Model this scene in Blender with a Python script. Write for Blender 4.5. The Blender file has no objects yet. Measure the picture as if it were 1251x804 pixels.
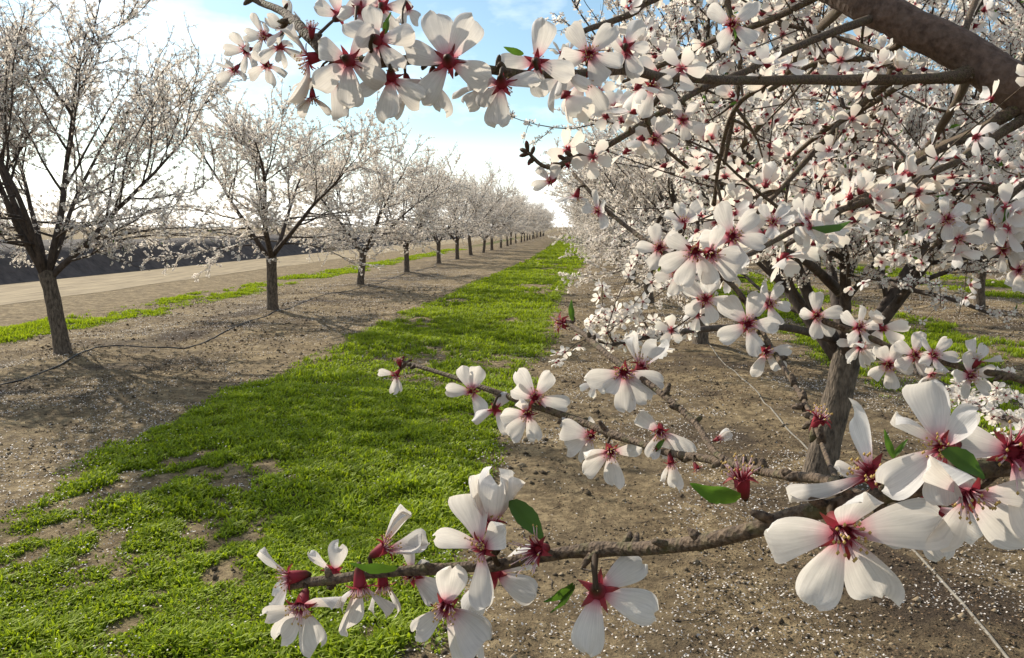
import bpy, math, random
import numpy as np
from mathutils import Matrix, Vector, Euler

C = bpy.context.scene.collection
SC = bpy.context.scene
RNG = np.random.default_rng(7)
R_ = math.radians

# ------------------------------------------------------------------ camera
FPX = 982.0                      # focal length in pixels of the 1251 px wide photograph
CAM_LOC = np.array([0.0, 0.0, 1.6])
CAM_ROT = Euler((R_(90 - 7.25), 0, R_(4.5)), 'XYZ')
cam = bpy.data.cameras.new('camera')
cam.sensor_width = 36.0
cam.lens = FPX / 1251 * 36
cam.clip_start = 0.02
cam.clip_end = 5000
camo = bpy.data.objects.new('camera', cam)
camo.location = CAM_LOC
camo.rotation_euler = CAM_ROT
C.objects.link(camo)
SC.camera = camo
CR = np.array(CAM_ROT.to_matrix())
RIGHT, UP, TOW = CR[:, 0], CR[:, 1], CR[:, 2]     # camera right / up / towards the viewer

def P(px, py, d):
    return CAM_LOC + CR @ np.array([(px - 625.5) / FPX * d, -(py - 402) / FPX * d, -d])

# ------------------------------------------------------------------ light
SUN_AZ, SUN_EL = -52.0, 34.0     # azimuth from +Y, negative = to the left
EXPOSURE = 0.48
w = bpy.data.worlds.new("World")
SC.world = w
w.use_nodes = True
nt = w.node_tree
nt.nodes.clear()
def N(tree, t, **kw):
    n = tree.nodes.new(t)
    for k, v in kw.items():
        setattr(n, k, v)
    return n
sky = N(nt, 'ShaderNodeTexSky', sky_type='NISHITA', sun_disc=False, sun_elevation=R_(SUN_EL),
        sun_rotation=R_(SUN_AZ), altitude=50, air_density=1.0, dust_density=0.6, ozone_density=1.0)
tc = N(nt, 'ShaderNodeTexCoord')
mp = N(nt, 'ShaderNodeMapping')
mp.inputs['Scale'].default_value = (1.0, 1.0, 2.4)
mp.inputs['Location'].default_value = (2.2, 0.3, 0.5)
cn = N(nt, 'ShaderNodeTexNoise')
cn.inputs['Scale'].default_value = 2.6
cn.inputs['Detail'].default_value = 7
cn.inputs['Roughness'].default_value = 0.55
cr = N(nt, 'ShaderNodeMapRange')
cr.inputs['From Min'].default_value = 0.46
cr.inputs['From Max'].default_value = 0.70
sep = N(nt, 'ShaderNodeSeparateXYZ')
lo = N(nt, 'ShaderNodeMapRange')         # more cloud low down
lo.inputs['From Min'].default_value = 0.115
lo.inputs['From Max'].default_value = 0.02
lo.inputs['To Max'].default_value = 0.75
mx_ = N(nt, 'ShaderNodeMath', operation='MAXIMUM')
mix = N(nt, 'ShaderNodeMix', data_type='RGBA')
mix.inputs['B'].default_value = (13.0, 13.0, 13.0, 1)
bg = N(nt, 'ShaderNodeBackground')
bg.inputs['Strength'].default_value = 0.108
wo = N(nt, 'ShaderNodeOutputWorld')
L = nt.links.new
L(tc.outputs['Generated'], mp.inputs['Vector'])
L(mp.outputs['Vector'], cn.inputs['Vector'])
L(cn.outputs['Fac'], cr.inputs['Value'])
L(tc.outputs['Generated'], sep.inputs['Vector'])
L(sep.outputs['Z'], lo.inputs['Value'])
L(cr.outputs['Result'], mx_.inputs[0])
L(lo.outputs['Result'], mx_.inputs[1])
L(mx_.outputs[0], mix.inputs['Factor'])
tn = N(nt, 'ShaderNodeMix', data_type='RGBA', blend_type='MULTIPLY')
tn.inputs['Factor'].default_value = 1
tn.inputs['B'].default_value = (0.93, 1.04, 1.0, 1)      # pale cyan early-spring air
L(sky.outputs['Color'], tn.inputs['A'])
L(tn.outputs['Result'], mix.inputs['A'])
L(mix.outputs['Result'], bg.inputs['Color'])
L(bg.outputs['Background'], wo.inputs['Surface'])

sun = bpy.data.lights.new('sun', 'SUN')
sun.energy = 5.0
sun.angle = R_(0.5)
sun.color = (1.0, 0.92, 0.78)
suno = bpy.data.objects.new('sun', sun)
sd = Vector((math.sin(R_(SUN_AZ)) * math.cos(R_(SUN_EL)), math.cos(R_(SUN_AZ)) * math.cos(R_(SUN_EL)), math.sin(R_(SUN_EL))))
suno.rotation_euler = sd.to_track_quat('Z', 'Y').to_euler()
suno.location = (-20, 20, 30)
C.objects.link(suno)
SC.view_settings.view_transform = 'Standard'
SC.view_settings.look = 'None'
SC.view_settings.gamma = 1
SC.view_settings.exposure = EXPOSURE
SC.view_settings.use_curve_mapping = False
SC.render.film_transparent = False
SC.cycles.use_denoising = True
SC.cycles.max_bounces = 8
SC.cycles.transmission_bounces = 6
SC.cycles.diffuse_bounces = 4

# ------------------------------------------------------------------ helpers
def mesh_np(name, V, Q=None, T=None, attrs=None, smooth=True):
    V = np.asarray(V, np.float32)
    me = bpy.data.meshes.new(name)
    idx, tot = [], []
    if Q is not None and len(Q):
        Q = np.asarray(Q, np.int32); idx.append(Q.ravel()); tot.append(np.full(len(Q), 4, np.int32))
    if T is not None and len(T):
        T = np.asarray(T, np.int32); idx.append(T.ravel()); tot.append(np.full(len(T), 3, np.int32))
    idx = np.concatenate(idx); tot = np.concatenate(tot)
    st = np.concatenate([[0], np.cumsum(tot)[:-1]]).astype(np.int32)
    me.vertices.add(len(V)); me.vertices.foreach_set('co', V.ravel())
    me.loops.add(len(idx)); me.loops.foreach_set('vertex_index', idx)
    me.polygons.add(len(tot)); me.polygons.foreach_set('loop_start', st); me.polygons.foreach_set('loop_total', tot)
    if smooth:
        me.polygons.foreach_set('use_smooth', np.ones(len(tot), bool))
    for k, v in (attrs or {}).items():
        a = me.attributes.new(k, 'FLOAT', 'POINT')
        a.data.foreach_set('value', np.asarray(v, np.float32).ravel())
    me.update(calc_edges=True)
    me.validate()
    return me

def obj(name, me, mat=None, parent=None, **props):
    o = bpy.data.objects.new(name, me)
    C.objects.link(o)
    if mat is not None and me is not None:
        me.materials.clear() if len(me.materials) else None
        me.materials.append(mat)
    if parent is not None:
        o.parent = parent
    for k, v in props.items():
        o[k] = v
    return o

def nrm(v):
    v = np.asarray(v, float)
    return v / np.maximum(np.linalg.norm(v, axis=-1, keepdims=True), 1e-9)

class Bag:
    """collects vertex / quad / tri arrays into one mesh"""
    def __init__(s): s.V, s.Q, s.T, s.A, s.n = [], [], [], {}, 0
    def add(s, V, Q=None, T=None, **a):
        V = np.asarray(V, float).reshape(-1, 3)
        if Q is not None and len(Q): s.Q.append(np.asarray(Q).reshape(-1, 4) + s.n)
        if T is not None and len(T): s.T.append(np.asarray(T).reshape(-1, 3) + s.n)
        s.V.append(V)
        for k, v in a.items(): s.A.setdefault(k, []).append(np.broadcast_to(np.asarray(v, float), (len(V),)))
        s.n += len(V)
    def mesh(s, name, smooth=True):
        V = np.concatenate(s.V)
        return mesh_np(name, V, np.concatenate(s.Q) if s.Q else None, np.concatenate(s.T) if s.T else None,
                       {k: np.concatenate(v) for k, v in s.A.items()}, smooth)

def tube(bag, pts, rad, k=6, rough=0.0, rng=RNG, **a):
    pts = np.asarray(pts, float); n = len(pts)
    rad = np.broadcast_to(np.asarray(rad, float), (n,))
    t = np.gradient(pts, axis=0); t = nrm(t)
    ref = np.array([0.31, 0.17, 0.93]) if abs(t[0, 2]) < 0.8 else np.array([0.93, 0.3, 0.1])
    u = np.cross(t, ref); u = nrm(u); v = np.cross(t, u)
    ang = np.arange(k) * 2 * math.pi / k
    rr = rad[:, None] * (1 + (rng.normal(0, rough, (n, k)) if rough else 0))
    V = pts[:, None, :] + rr[..., None] * (np.cos(ang)[None, :, None] * u[:, None, :] + np.sin(ang)[None, :, None] * v[:, None, :])
    i = np.arange(n - 1)[:, None] * k; j = np.arange(k)[None, :]; j2 = (j + 1) % k
    Q = np.stack([i + j, i + j2, i + k + j2, i + k + j], -1).reshape(-1, 4)
    V = V.reshape(-1, 3)
    V = np.concatenate([V, pts[-1:] + t[-1:] * rad[-1], pts[:1]])
    e = (n - 1) * k; c = n * k
    T = [[e + q, e + (q + 1) % k, c] for q in range(k)] + [[(q + 1) % k, q, c + 1] for q in range(k)]
    bag.add(V, Q, T, **a)

def spline(pts, n):
    """Catmull-Rom through rows of any width"""
    p = np.asarray(pts, float)
    p = np.concatenate([2 * p[:1] - p[1:2], p, 2 * p[-1:] - p[-2:-1]])
    out = []
    m = len(p) - 3
    for s in np.linspace(0, m - 1e-6, n):
        i = int(s); t = s - i
        a, b, c, d = p[i], p[i + 1], p[i + 2], p[i + 3]
        out.append(0.5 * (2 * b + (c - a) * t + (2 * a - 5 * b + 4 * c - d) * t * t + (3 * b - a - 3 * c + d) * t ** 3))
    return np.array(out)

def vnoise(x, y, seed=0):
    """smooth value noise in [0,1]"""
    x = np.asarray(x, float); y = np.asarray(y, float)
    xi = np.floor(x).astype(np.int64); yi = np.floor(y).astype(np.int64)
    fx = x - xi; fy = y - yi
    fx = fx * fx * (3 - 2 * fx); fy = fy * fy * (3 - 2 * fy)
    def h(a, b):
        n = (a * 374761393 + b * 668265263 + seed * 144665213) & 0x7fffffff
        n = ((n ^ (n >> 13)) * 1274126177) & 0x7fffffff
        return ((n ^ (n >> 16)) & 0xffff) / 65535.0
    return (h(xi, yi) * (1 - fx) + h(xi + 1, yi) * fx) * (1 - fy) + (h(xi, yi + 1) * (1 - fx) + h(xi + 1, yi + 1) * fx) * fy
def fbm(x, y, seed=0, o=4):
    s, a, t = 0, 1, 0
    for k in range(o):
        s = s + a * vnoise(x * 2 ** k, y * 2 ** k, seed + k); t += a; a *= 0.5
    return s / t

# ------------------------------------------------------------------ materials
def mat(name):
    m = bpy.data.materials.new(name); m.use_nodes = True
    m.node_tree.nodes.clear()
    t = m.node_tree
    return m, t, N(t, 'ShaderNodeOutputMaterial'), t.links.new

def ramp(t, stops):
    r = N(t, 'ShaderNodeValToRGB')
    e = r.color_ramp.elements
    while len(e) < len(stops): e.new(0.5)
    for k, (p, c) in enumerate(stops):
        e[k].position = p; e[k].color = (*c, 1)
    return r

def thin_mat(name, stops, attr='t', trans=0.45, tint=(1, 1, 1), vary=0.12, rough=0.6, noise=60, veins=False):
    """petals, leaves and blades: light passes through them"""
    m, t, out, L = mat(name)
    a = N(t, 'ShaderNodeAttribute', attribute_name=attr)
    r = ramp(t, stops); L(a.outputs['Fac'], r.inputs['Fac'])
    rn = N(t, 'ShaderNodeAttribute', attribute_name='rnd')
    mr = N(t, 'ShaderNodeMapRange'); mr.inputs['To Min'].default_value = 1 - vary; mr.inputs['To Max'].default_value = 1 + vary * 0.4
    L(rn.outputs['Fac'], mr.inputs['Value'])
    hs = N(t, 'ShaderNodeHueSaturation'); L(r.outputs['Color'], hs.inputs['Color']); L(mr.outputs['Result'], hs.inputs['Value'])
    tx = N(t, 'ShaderNodeTexCoord'); nz = N(t, 'ShaderNodeTexNoise'); nz.inputs['Scale'].default_value = noise; nz.inputs['Detail'].default_value = 3
    L(tx.outputs['Object'], nz.inputs['Vector'])
    mr2 = N(t, 'ShaderNodeMapRange'); mr2.inputs['To Min'].default_value = 0.9; mr2.inputs['To Max'].default_value = 1.06
    L(nz.outputs['Fac'], mr2.inputs['Value'])
    hs2 = N(t, 'ShaderNodeHueSaturation'); L(hs.outputs['Color'], hs2.inputs['Color']); L(mr2.outputs['Result'], hs2.inputs['Value'])
    nrm_out = None
    if veins:
        av = N(t, 'ShaderNodeAttribute', attribute_name='u'); cx = N(t, 'ShaderNodeCombineXYZ')
        at_ = N(t, 'ShaderNodeMath', operation='MULTIPLY'); at_.inputs[1].default_value = 1.6; L(a.outputs['Fac'], at_.inputs[0])
        au = N(t, 'ShaderNodeMath', operation='MULTIPLY'); au.inputs[1].default_value = 13.0; L(av.outputs['Fac'], au.inputs[0])
        rz_ = N(t, 'ShaderNodeMath', operation='MULTIPLY'); rz_.inputs[1].default_value = 37.0; L(rn.outputs['Fac'], rz_.inputs[0])
        L(au.outputs[0], cx.inputs[0]); L(at_.outputs[0], cx.inputs[1]); L(rz_.outputs[0], cx.inputs[2])
        vn = N(t, 'ShaderNodeTexNoise'); vn.inputs['Scale'].default_value = 1.0; vn.inputs['Detail'].default_value = 4; L(cx.outputs[0], vn.inputs['Vector'])
        mv = N(t, 'ShaderNodeMapRange'); mv.inputs['From Min'].default_value = 0.3; mv.inputs['From Max'].default_value = 0.7; mv.inputs['To Min'].default_value = 0.87; mv.inputs['To Max'].default_value = 1.05
        L(vn.outputs['Fac'], mv.inputs['Value'])
        hs3 = N(t, 'ShaderNodeHueSaturation'); L(hs2.outputs['Color'], hs3.inputs['Color']); L(mv.outputs['Result'], hs3.inputs['Value']); hs2 = hs3
        bpv = N(t, 'ShaderNodeBump'); bpv.inputs['Strength'].default_value = 0.35; bpv.inputs['Distance'].default_value = 0.0006; L(vn.outputs['Fac'], bpv.inputs['Height']); nrm_out = bpv.outputs[0]
    d = N(t, 'ShaderNodeBsdfPrincipled'); d.inputs['Roughness'].default_value = rough
    if nrm_out: L(nrm_out, d.inputs['Normal'])
    d.inputs['Specular IOR Level'].default_value = 0.25
    L(hs2.outputs['Color'], d.inputs['Base Color'])
    tr = N(t, 'ShaderNodeBsdfTranslucent')
    mt = N(t, 'ShaderNodeMix', data_type='RGBA', blend_type='MULTIPLY'); mt.inputs['Factor'].default_value = 1
    L(hs2.outputs['Color'], mt.inputs['A']); mt.inputs['B'].default_value = (*tint, 1)
    L(mt.outputs['Result'], tr.inputs['Color'])
    ms = N(t, 'ShaderNodeMixShader'); ms.inputs['Fac'].default_value = trans
    L(d.outputs[0], ms.inputs[1]); L(tr.outputs[0], ms.inputs[2]); L(ms.outputs[0], out.inputs['Surface'])
    return m

PW = (0.74, 0.71, 0.68)
M_PETAL = thin_mat('petal', [(0.0, (0.46, 0.05, 0.10)), (0.07, (0.58, 0.17, 0.23)), (0.17, (0.72, 0.47, 0.50)), (0.30, (0.74, 0.66, 0.65)), (0.5, PW), (0.93, (0.73, 0.705, 0.685)), (1.0, (0.79, 0.76, 0.71))],
                   trans=0.45, tint=(1.0, 0.96, 0.89), vary=0.12, noise=300, veins=True)
M_FARPETAL = thin_mat('crown_petal', [(0.0, (0.60, 0.35, 0.33)), (0.15, (0.82, 0.75, 0.70)), (1.0, (0.86, 0.83, 0.78))], trans=0.5, tint=(1.05, 1.02, 0.95), vary=0.2, noise=8)
M_BULKPETAL = thin_mat('bough_petal', [(0.0, (0.42, 0.05, 0.08)), (0.1, (0.62, 0.22, 0.25)), (0.22, (0.82, 0.73, 0.70)), (1.0, (0.86, 0.845, 0.805))], trans=0.48, tint=(1.0, 0.95, 0.85), vary=0.15, noise=60)
M_CALYX = thin_mat('calyx', [(0.0, (0.065, 0.042, 0.022)), (0.10, (0.085, 0.045, 0.022)), (0.22, (0.16, 0.03, 0.025)), (0.42, (0.34, 0.030, 0.050)), (1.0, (0.24, 0.06, 0.045))], trans=0.35, vary=0.15, noise=500)
M_STAMEN = thin_mat('stamen', [(0.0, (0.30, 0.015, 0.035)), (0.30, (0.52, 0.10, 0.15)), (0.55, (0.78, 0.55, 0.56)), (0.85, (0.80, 0.66, 0.62)), (0.92, (0.62, 0.44, 0.16)), (1.0, (0.60, 0.42, 0.14))], trans=0.35, vary=0.1)
M_LEAF = thin_mat('leaf', [(0.0, (0.07, 0.13, 0.02)), (1.0, (0.09, 0.19, 0.03))], trans=0.45, tint=(1, 1, 0.6), vary=0.25, rough=0.45, noise=90)
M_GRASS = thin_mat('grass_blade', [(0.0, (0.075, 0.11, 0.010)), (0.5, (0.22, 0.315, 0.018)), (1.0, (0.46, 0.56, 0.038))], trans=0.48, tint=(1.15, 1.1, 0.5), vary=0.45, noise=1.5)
M_FALLEN = thin_mat('fallen_petal', [(0.0, (0.60, 0.52, 0.46)), (1.0, (0.80, 0.77, 0.73))], trans=0.2, vary=0.4)

def bark_mat(name, c0, c1, scale, bump, lichen=None, zs=0.35):
    m, t, out, L = mat(name)
    tx = N(t, 'ShaderNodeTexCoord')
    mpn = N(t, 'ShaderNodeMapping'); mpn.inputs['Scale'].default_value = (1, 1, zs)
    L(tx.outputs['Object'], mpn.inputs['Vector'])
    nz = N(t, 'ShaderNodeTexNoise'); nz.inputs['Scale'].default_value = scale; nz.inputs['Detail'].default_value = 8; nz.inputs['Roughness'].default_value = 0.65
    L(mpn.outputs[0], nz.inputs['Vector'])
    vz = N(t, 'ShaderNodeTexVoronoi'); vz.inputs['Scale'].default_value = scale * 1.4
    L(mpn.outputs[0], vz.inputs['Vector'])
    r = ramp(t, [(0.36, c0), (0.64, c1)]); L(nz.outputs['Fac'], r.inputs['Fac'])
    col = r.outputs['Color']
    if lichen:
        n2 = N(t, 'ShaderNodeTexNoise'); n2.inputs['Scale'].default_value = scale * 0.35; n2.inputs['Detail'].default_value = 5
        L(tx.outputs['Object'], n2.inputs['Vector'])
        mr = N(t, 'ShaderNodeMapRange'); mr.inputs['From Min'].default_value = 0.52; mr.inputs['From Max'].default_value = 0.68; mr.inputs['To Max'].default_value = 0.7
        L(n2.outputs['Fac'], mr.inputs['Value'])
        mm = N(t, 'ShaderNodeMix', data_type='RGBA'); L(mr.outputs[0], mm.inputs['Factor']); L(col, mm.inputs['A']); mm.inputs['B'].default_value = (*lichen, 1)
        col = mm.outputs['Result']
    b = N(t, 'ShaderNodeBsdfPrincipled'); b.inputs['Roughness'].default_value = 0.8; b.inputs['Specular IOR Level'].default_value = 0.3
    L(col, b.inputs['Base Color'])
    ad = N(t, 'ShaderNodeMath', operation='ADD'); L(nz.outputs['Fac'], ad.inputs[0]); L(vz.outputs['Distance'], ad.inputs[1])
    bp = N(t, 'ShaderNodeBump'); bp.inputs['Strength'].default_value = 0.8; bp.inputs['Distance'].default_value = bump
    L(ad.outputs[0], bp.inputs['Height']); L(bp.outputs[0], b.inputs['Normal'])
    L(b.outputs[0], out.inputs['Surface'])
    return m
M_BARK = bark_mat('trunk_bark', (0.038, 0.028, 0.020), (0.170, 0.130, 0.095), 42, 0.010)
M_LIMB = bark_mat('limb_bark', (0.058, 0.035, 0.025), (0.140, 0.090, 0.066), 110, 0.0022, (0.13, 0.088, 0.066), 0.8)
M_TWIG = bark_mat('twig_bark', (0.034, 0.021, 0.014), (0.150, 0.103, 0.066), 420, 0.0012, (0.085, 0.080, 0.028), 1.0)
M_FARTWIG = bark_mat('branch_bark', (0.035, 0.025, 0.020), (0.10, 0.074, 0.058), 30, 0.004)

def soil_mat():
    m, t, out, L = mat('orchard_soil')
    g = N(t, 'ShaderNodeNewGeometry')
    def noise(sc, det=6, rough=0.6):
        n = N(t, 'ShaderNodeTexNoise'); n.inputs['Scale'].default_value = sc; n.inputs['Detail'].default_value = det; n.inputs['Roughness'].default_value = rough
        L(g.outputs['Position'], n.inputs['Vector']); return n
    big = noise(0.9, 5); fine = noise(14, 7, 0.7); mid = noise(3.5, 6, 0.65)
    r = ramp(t, [(0.32, (0.050, 0.036, 0.022)), (0.5, (0.175, 0.130, 0.075)), (0.70, (0.37, 0.285, 0.165))])
    ad = N(t, 'ShaderNodeMath', operation='MULTIPLY_ADD'); ad.inputs[1].default_value = 0.55
    L(fine.outputs['Fac'], ad.inputs[0])
    sc = N(t, 'ShaderNodeMath', operation='MULTIPLY'); sc.inputs[1].default_value = 0.5; L(mid.outputs['Fac'], sc.inputs[0]); L(sc.outputs[0], ad.inputs[2])
    L(ad.outputs[0], r.inputs['Fac'])
    # leaf mould and husk litter under the rows
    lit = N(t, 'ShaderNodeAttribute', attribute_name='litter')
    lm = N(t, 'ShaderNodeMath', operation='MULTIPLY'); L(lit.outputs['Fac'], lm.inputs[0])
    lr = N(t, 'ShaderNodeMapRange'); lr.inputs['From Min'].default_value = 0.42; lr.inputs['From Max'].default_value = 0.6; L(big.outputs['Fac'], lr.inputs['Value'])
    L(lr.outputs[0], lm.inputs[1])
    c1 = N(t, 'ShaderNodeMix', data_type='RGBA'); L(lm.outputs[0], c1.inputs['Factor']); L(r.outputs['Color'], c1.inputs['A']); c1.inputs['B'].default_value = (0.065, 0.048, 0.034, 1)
    # low green growth in the strips
    gm = N(t, 'ShaderNodeAttribute', attribute_name='grass')
    gs = N(t, 'ShaderNodeMath', operation='MULTIPLY'); gs.inputs[1].default_value = 0.85; L(gm.outputs['Fac'], gs.inputs[0])
    gr = ramp(t, [(0.35, (0.045, 0.042, 0.016)), (0.65, (0.09, 0.12, 0.018))]); L(fine.outputs['Fac'], gr.inputs['Fac'])
    c2 = N(t, 'ShaderNodeMix', data_type='RGBA'); L(gs.outputs[0], c2.inputs['Factor']); L(c1.outputs['Result'], c2.inputs['A']); L(gr.outputs['Color'], c2.inputs['B'])
    # fallen petals too far off to be modelled one by one
    vo = N(t, 'ShaderNodeTexVoronoi'); vo.inputs['Scale'].default_value = 16; L(g.outputs['Position'], vo.inputs['Vector'])
    vm = N(t, 'ShaderNodeMath', operation='LESS_THAN'); vm.inputs[1].default_value = 0.17; L(vo.outputs['Distance'], vm.inputs[0])
    pa = N(t, 'ShaderNodeAttribute', attribute_name='petals')
    pm = N(t, 'ShaderNodeMath', operation='MULTIPLY'); L(vm.outputs[0], pm.inputs[0]); L(pa.outputs['Fac'], pm.inputs[1])
    c3 = N(t, 'ShaderNodeMix', data_type='RGBA'); L(pm.outputs[0], c3.inputs['Factor']); L(c2.outputs['Result'], c3.inputs['A']); c3.inputs['B'].default_value = (0.7, 0.66, 0.62, 1)
    b = N(t, 'ShaderNodeBsdfPrincipled'); b.inputs['Roughness'].default_value = 0.95; b.inputs['Specular IOR Level'].default_value = 0.1
    L(c3.outputs['Result'], b.inputs['Base Color'])
    f2 = noise(45, 5, 0.7)
    hs = N(t, 'ShaderNodeMath', operation='ADD'); L(fine.outputs['Fac'], hs.inputs[0]); L(f2.outputs['Fac'], hs.inputs[1])
    bp = N(t, 'ShaderNodeBump'); bp.inputs['Strength'].default_value = 0.9; bp.inputs['Distance'].default_value = 0.025
    L(hs.outputs[0], bp.inputs['Height']); L(bp.outputs[0], b.inputs['Normal'])
    L(b.outputs[0], out.inputs['Surface'])
    return m
M_SOIL = soil_mat()

def plain_noise(name, c0, c1, scale, bump=0.01, rough=0.9, stretch=(1, 1, 1), attr=None):
    m, t, out, L = mat(name)
    g = N(t, 'ShaderNodeNewGeometry')
    mpn = N(t, 'ShaderNodeMapping'); mpn.inputs['Scale'].default_value = stretch; L(g.outputs['Position'], mpn.inputs['Vector'])
    n = N(t, 'ShaderNodeTexNoise'); n.inputs['Scale'].default_value = scale; n.inputs['Detail'].default_value = 7; n.inputs['Roughness'].default_value = 0.65
    L(mpn.outputs[0], n.inputs['Vector'])
    r = ramp(t, [(0.3, c0), (0.7, c1)])
    if attr:
        a = N(t, 'ShaderNodeAttribute', attribute_name=attr); L(a.outputs['Fac'], r.inputs['Fac'])
    else:
        L(n.outputs['Fac'], r.inputs['Fac'])
    b = N(t, 'ShaderNodeBsdfPrincipled'); b.inputs['Roughness'].default_value = rough; b.inputs['Specular IOR Level'].default_value = 0.15
    L(r.outputs[0], b.inputs['Base Color'])
    bp = N(t, 'ShaderNodeBump'); bp.inputs['Strength'].default_value = 0.8; bp.inputs['Distance'].default_value = bump
    L(n.outputs['Fac'], bp.inputs['Height']); L(bp.outputs[0], b.inputs['Normal']); L(b.outputs[0], out.inputs['Surface'])
    return m
M_ROAD = plain_noise('road_dust', (0.15, 0.112, 0.066), (0.36, 0.285, 0.175), 1.6, 0.04, stretch=(3, 0.35, 1))
M_LEVEE = plain_noise('levee_earth', (0.045, 0.038, 0.036), (0.115, 0.095, 0.085), 3.0, 0.06)
M_CLOD = plain_noise('soil_clod', (0.06, 0.045, 0.03), (0.26, 0.20, 0.13), 6.0, 0.004, attr='rnd')
M_HUSK = plain_noise('dry_litter', (0.05, 0.034, 0.022), (0.20, 0.13, 0.075), 9.0, 0.002, attr='rnd')
M_HOSE = plain_noise('hose_plastic', (0.03, 0.028, 0.027), (0.075, 0.068, 0.06), 20, 0.001, rough=0.5)
M_LITHOSE = plain_noise('sunlit_hose_plastic', (0.13, 0.115, 0.095), (0.26, 0.235, 0.195), 20, 0.001, rough=0.5)  # paler copy of the hose plastic, sunlight on it put into the colour

# ------------------------------------------------------------------ ground
ROWS = [-5.8, 1.6, 7.8, 14.6]
SP = 5.75
TREES_Y = {0: [10.0 + SP * k for k in range(25)], 1: [5.15, 10.9] + [10.9 + SP * (k + 1) for k in range(22)],
           2: [15.4 + SP * k for k in range(-1, 15)], 3: [13.5 + SP * k for k in range(0, 13)]}
def jit(row, k):
    r = np.random.default_rng(row * 100 + k)
    return r.uniform(-0.12, 0.12), r.uniform(-0.2, 0.2)
def G(px, py, z=0.0):
    d = P(px, py, 1.0) - CAM_LOC
    q = CAM_LOC + d * ((z - CAM_LOC[2]) / d[2])
    return float(q[0]), float(q[1])
SEEN = {(0, 0): (78, 432), (0, 1): (333, 380), (0, 2): (440, 348), (0, 3): (497, 333), (0, 4): (536, 322), (1, 0): (999, 582), (1, 1): (856, 421), (2, 1): (1196, 378)}
TREE_POS = []
for row, ys in TREES_Y.items():
    for k, y in enumerate(ys):
        jx, jy = jit(row, k)
        x = ROWS[row] + jx; y = y + jy
        if (row, k) in SEEN: x, y = G(*SEEN[(row, k)], 0.03)
        TREE_POS.append((row, k, x, y))
NEAR_BASE = np.array([1.75, -0.45])

STRIPS = [(-3.35, -0.5), (3.1, 6.2), (9.8, 12.8), (-9.3, -8.0)]
def strip_mask(x, y):
    e = (fbm(x * 0.9 + 3, y * 0.9, 11, 3) - 0.5) * 1.1 + (fbm(x * 4, y * 4, 12, 3) - 0.5) * 0.5
    m = np.zeros_like(x)
    f_ = np.clip((y - 9) / 38, 0, 1); f_ = 1.15 * f_ * f_ * (3 - 2 * f_)       # the mown lane drifts a little to the right
    for i, (a, b) in enumerate(STRIPS):
        if i == 0: a, b = a + f_, b + f_
        s = np.minimum(x - a, b - x) + e * (0.7 if i else 0.55)
        mm = np.clip(s / 0.25 + 0.5, 0, 1)
        p = fbm(x * 1.1, y * 0.8, 31 + i, 4)
        thr = (0.30, 0.42, 0.40, 0.38)[i]
        mm = mm * np.clip((p - thr + 0.34 * (vnoise(x * 7, y * 6, 91) - 0.5) + 0.16 * (vnoise(x * 17, y * 15, 92) - 0.5)) / 0.14, 0.0, 1)
        m = np.maximum(m, mm)
    return m
def base_h(x, y):
    h = np.zeros_like(x)
    for rx in ROWS:
        h = h + 0.04 * np.exp(-((x - rx) / 0.9) ** 2)
    near = np.exp(-(np.maximum(np.abs(x + 0.0) - 9.6, 0) / 1.1) ** 2)
    h = h + near * ((fbm(x * 0.8, y * 0.8, 2, 4) - 0.5) * 0.10 + (fbm(x * 5, y * 5, 5, 3) - 0.5) * 0.035)
    for (row, k, tx, ty) in TREE_POS:
        if ty < 50:
            d2 = (x - tx) ** 2 + (y - ty) ** 2
            h = h + 0.06 * np.exp(-d2 / 0.35)
    h = h - 0.05 - 0.0 * y
    return h
def hz(x, y):
    return float(base_h(np.array([x], float), np.array([y], float))[0])

xs = np.concatenate([[-1500, -700, -300, -150, -80, -45, -30], np.arange(-22, -11, 0.5), np.arange(-11, 9, 0.07), np.arange(9, 20, 0.4), [24, 32, 45, 80, 150, 300, 700, 1500]])
yg = [-1.0]
while yg[-1] < 60: yg.append(yg[-1] + max(0.05, 0.011 * max(yg[-1], 0)))
ys = np.concatenate([[-300, -100, -40, -15, -6, -3], yg, [80, 110, 160, 250, 500, 1000, 3000]])
X, Y = np.meshgrid(xs, ys)
Hh = base_h(X, Y)
far = np.clip((np.hypot(X, Y) - 60) / 60, 0, 1)
Hh = Hh * (1 - far) - 0.05 * far
gm = strip_mask(X, Y)
rowd = np.min([np.abs(X - r) for r in ROWS], axis=0)
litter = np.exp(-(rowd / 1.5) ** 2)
petals = np.clip((np.hypot(X, Y) - 9) / 8, 0, 1) * np.clip(1.6 - rowd / 2.2, 0.15, 1) * (np.abs(X) < 18) * (1 - 0.7 * gm)
nx, ny = len(xs), len(ys)
ii = (np.arange(ny - 1)[:, None] * nx + np.arange(nx - 1)[None, :])
Qg = np.stack([ii, ii + 1, ii + nx + 1, ii + nx], -1).reshape(-1, 4)
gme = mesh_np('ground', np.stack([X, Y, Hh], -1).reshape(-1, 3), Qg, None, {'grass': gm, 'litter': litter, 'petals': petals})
obj('ground', gme, M_SOIL, kind='structure')

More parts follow.
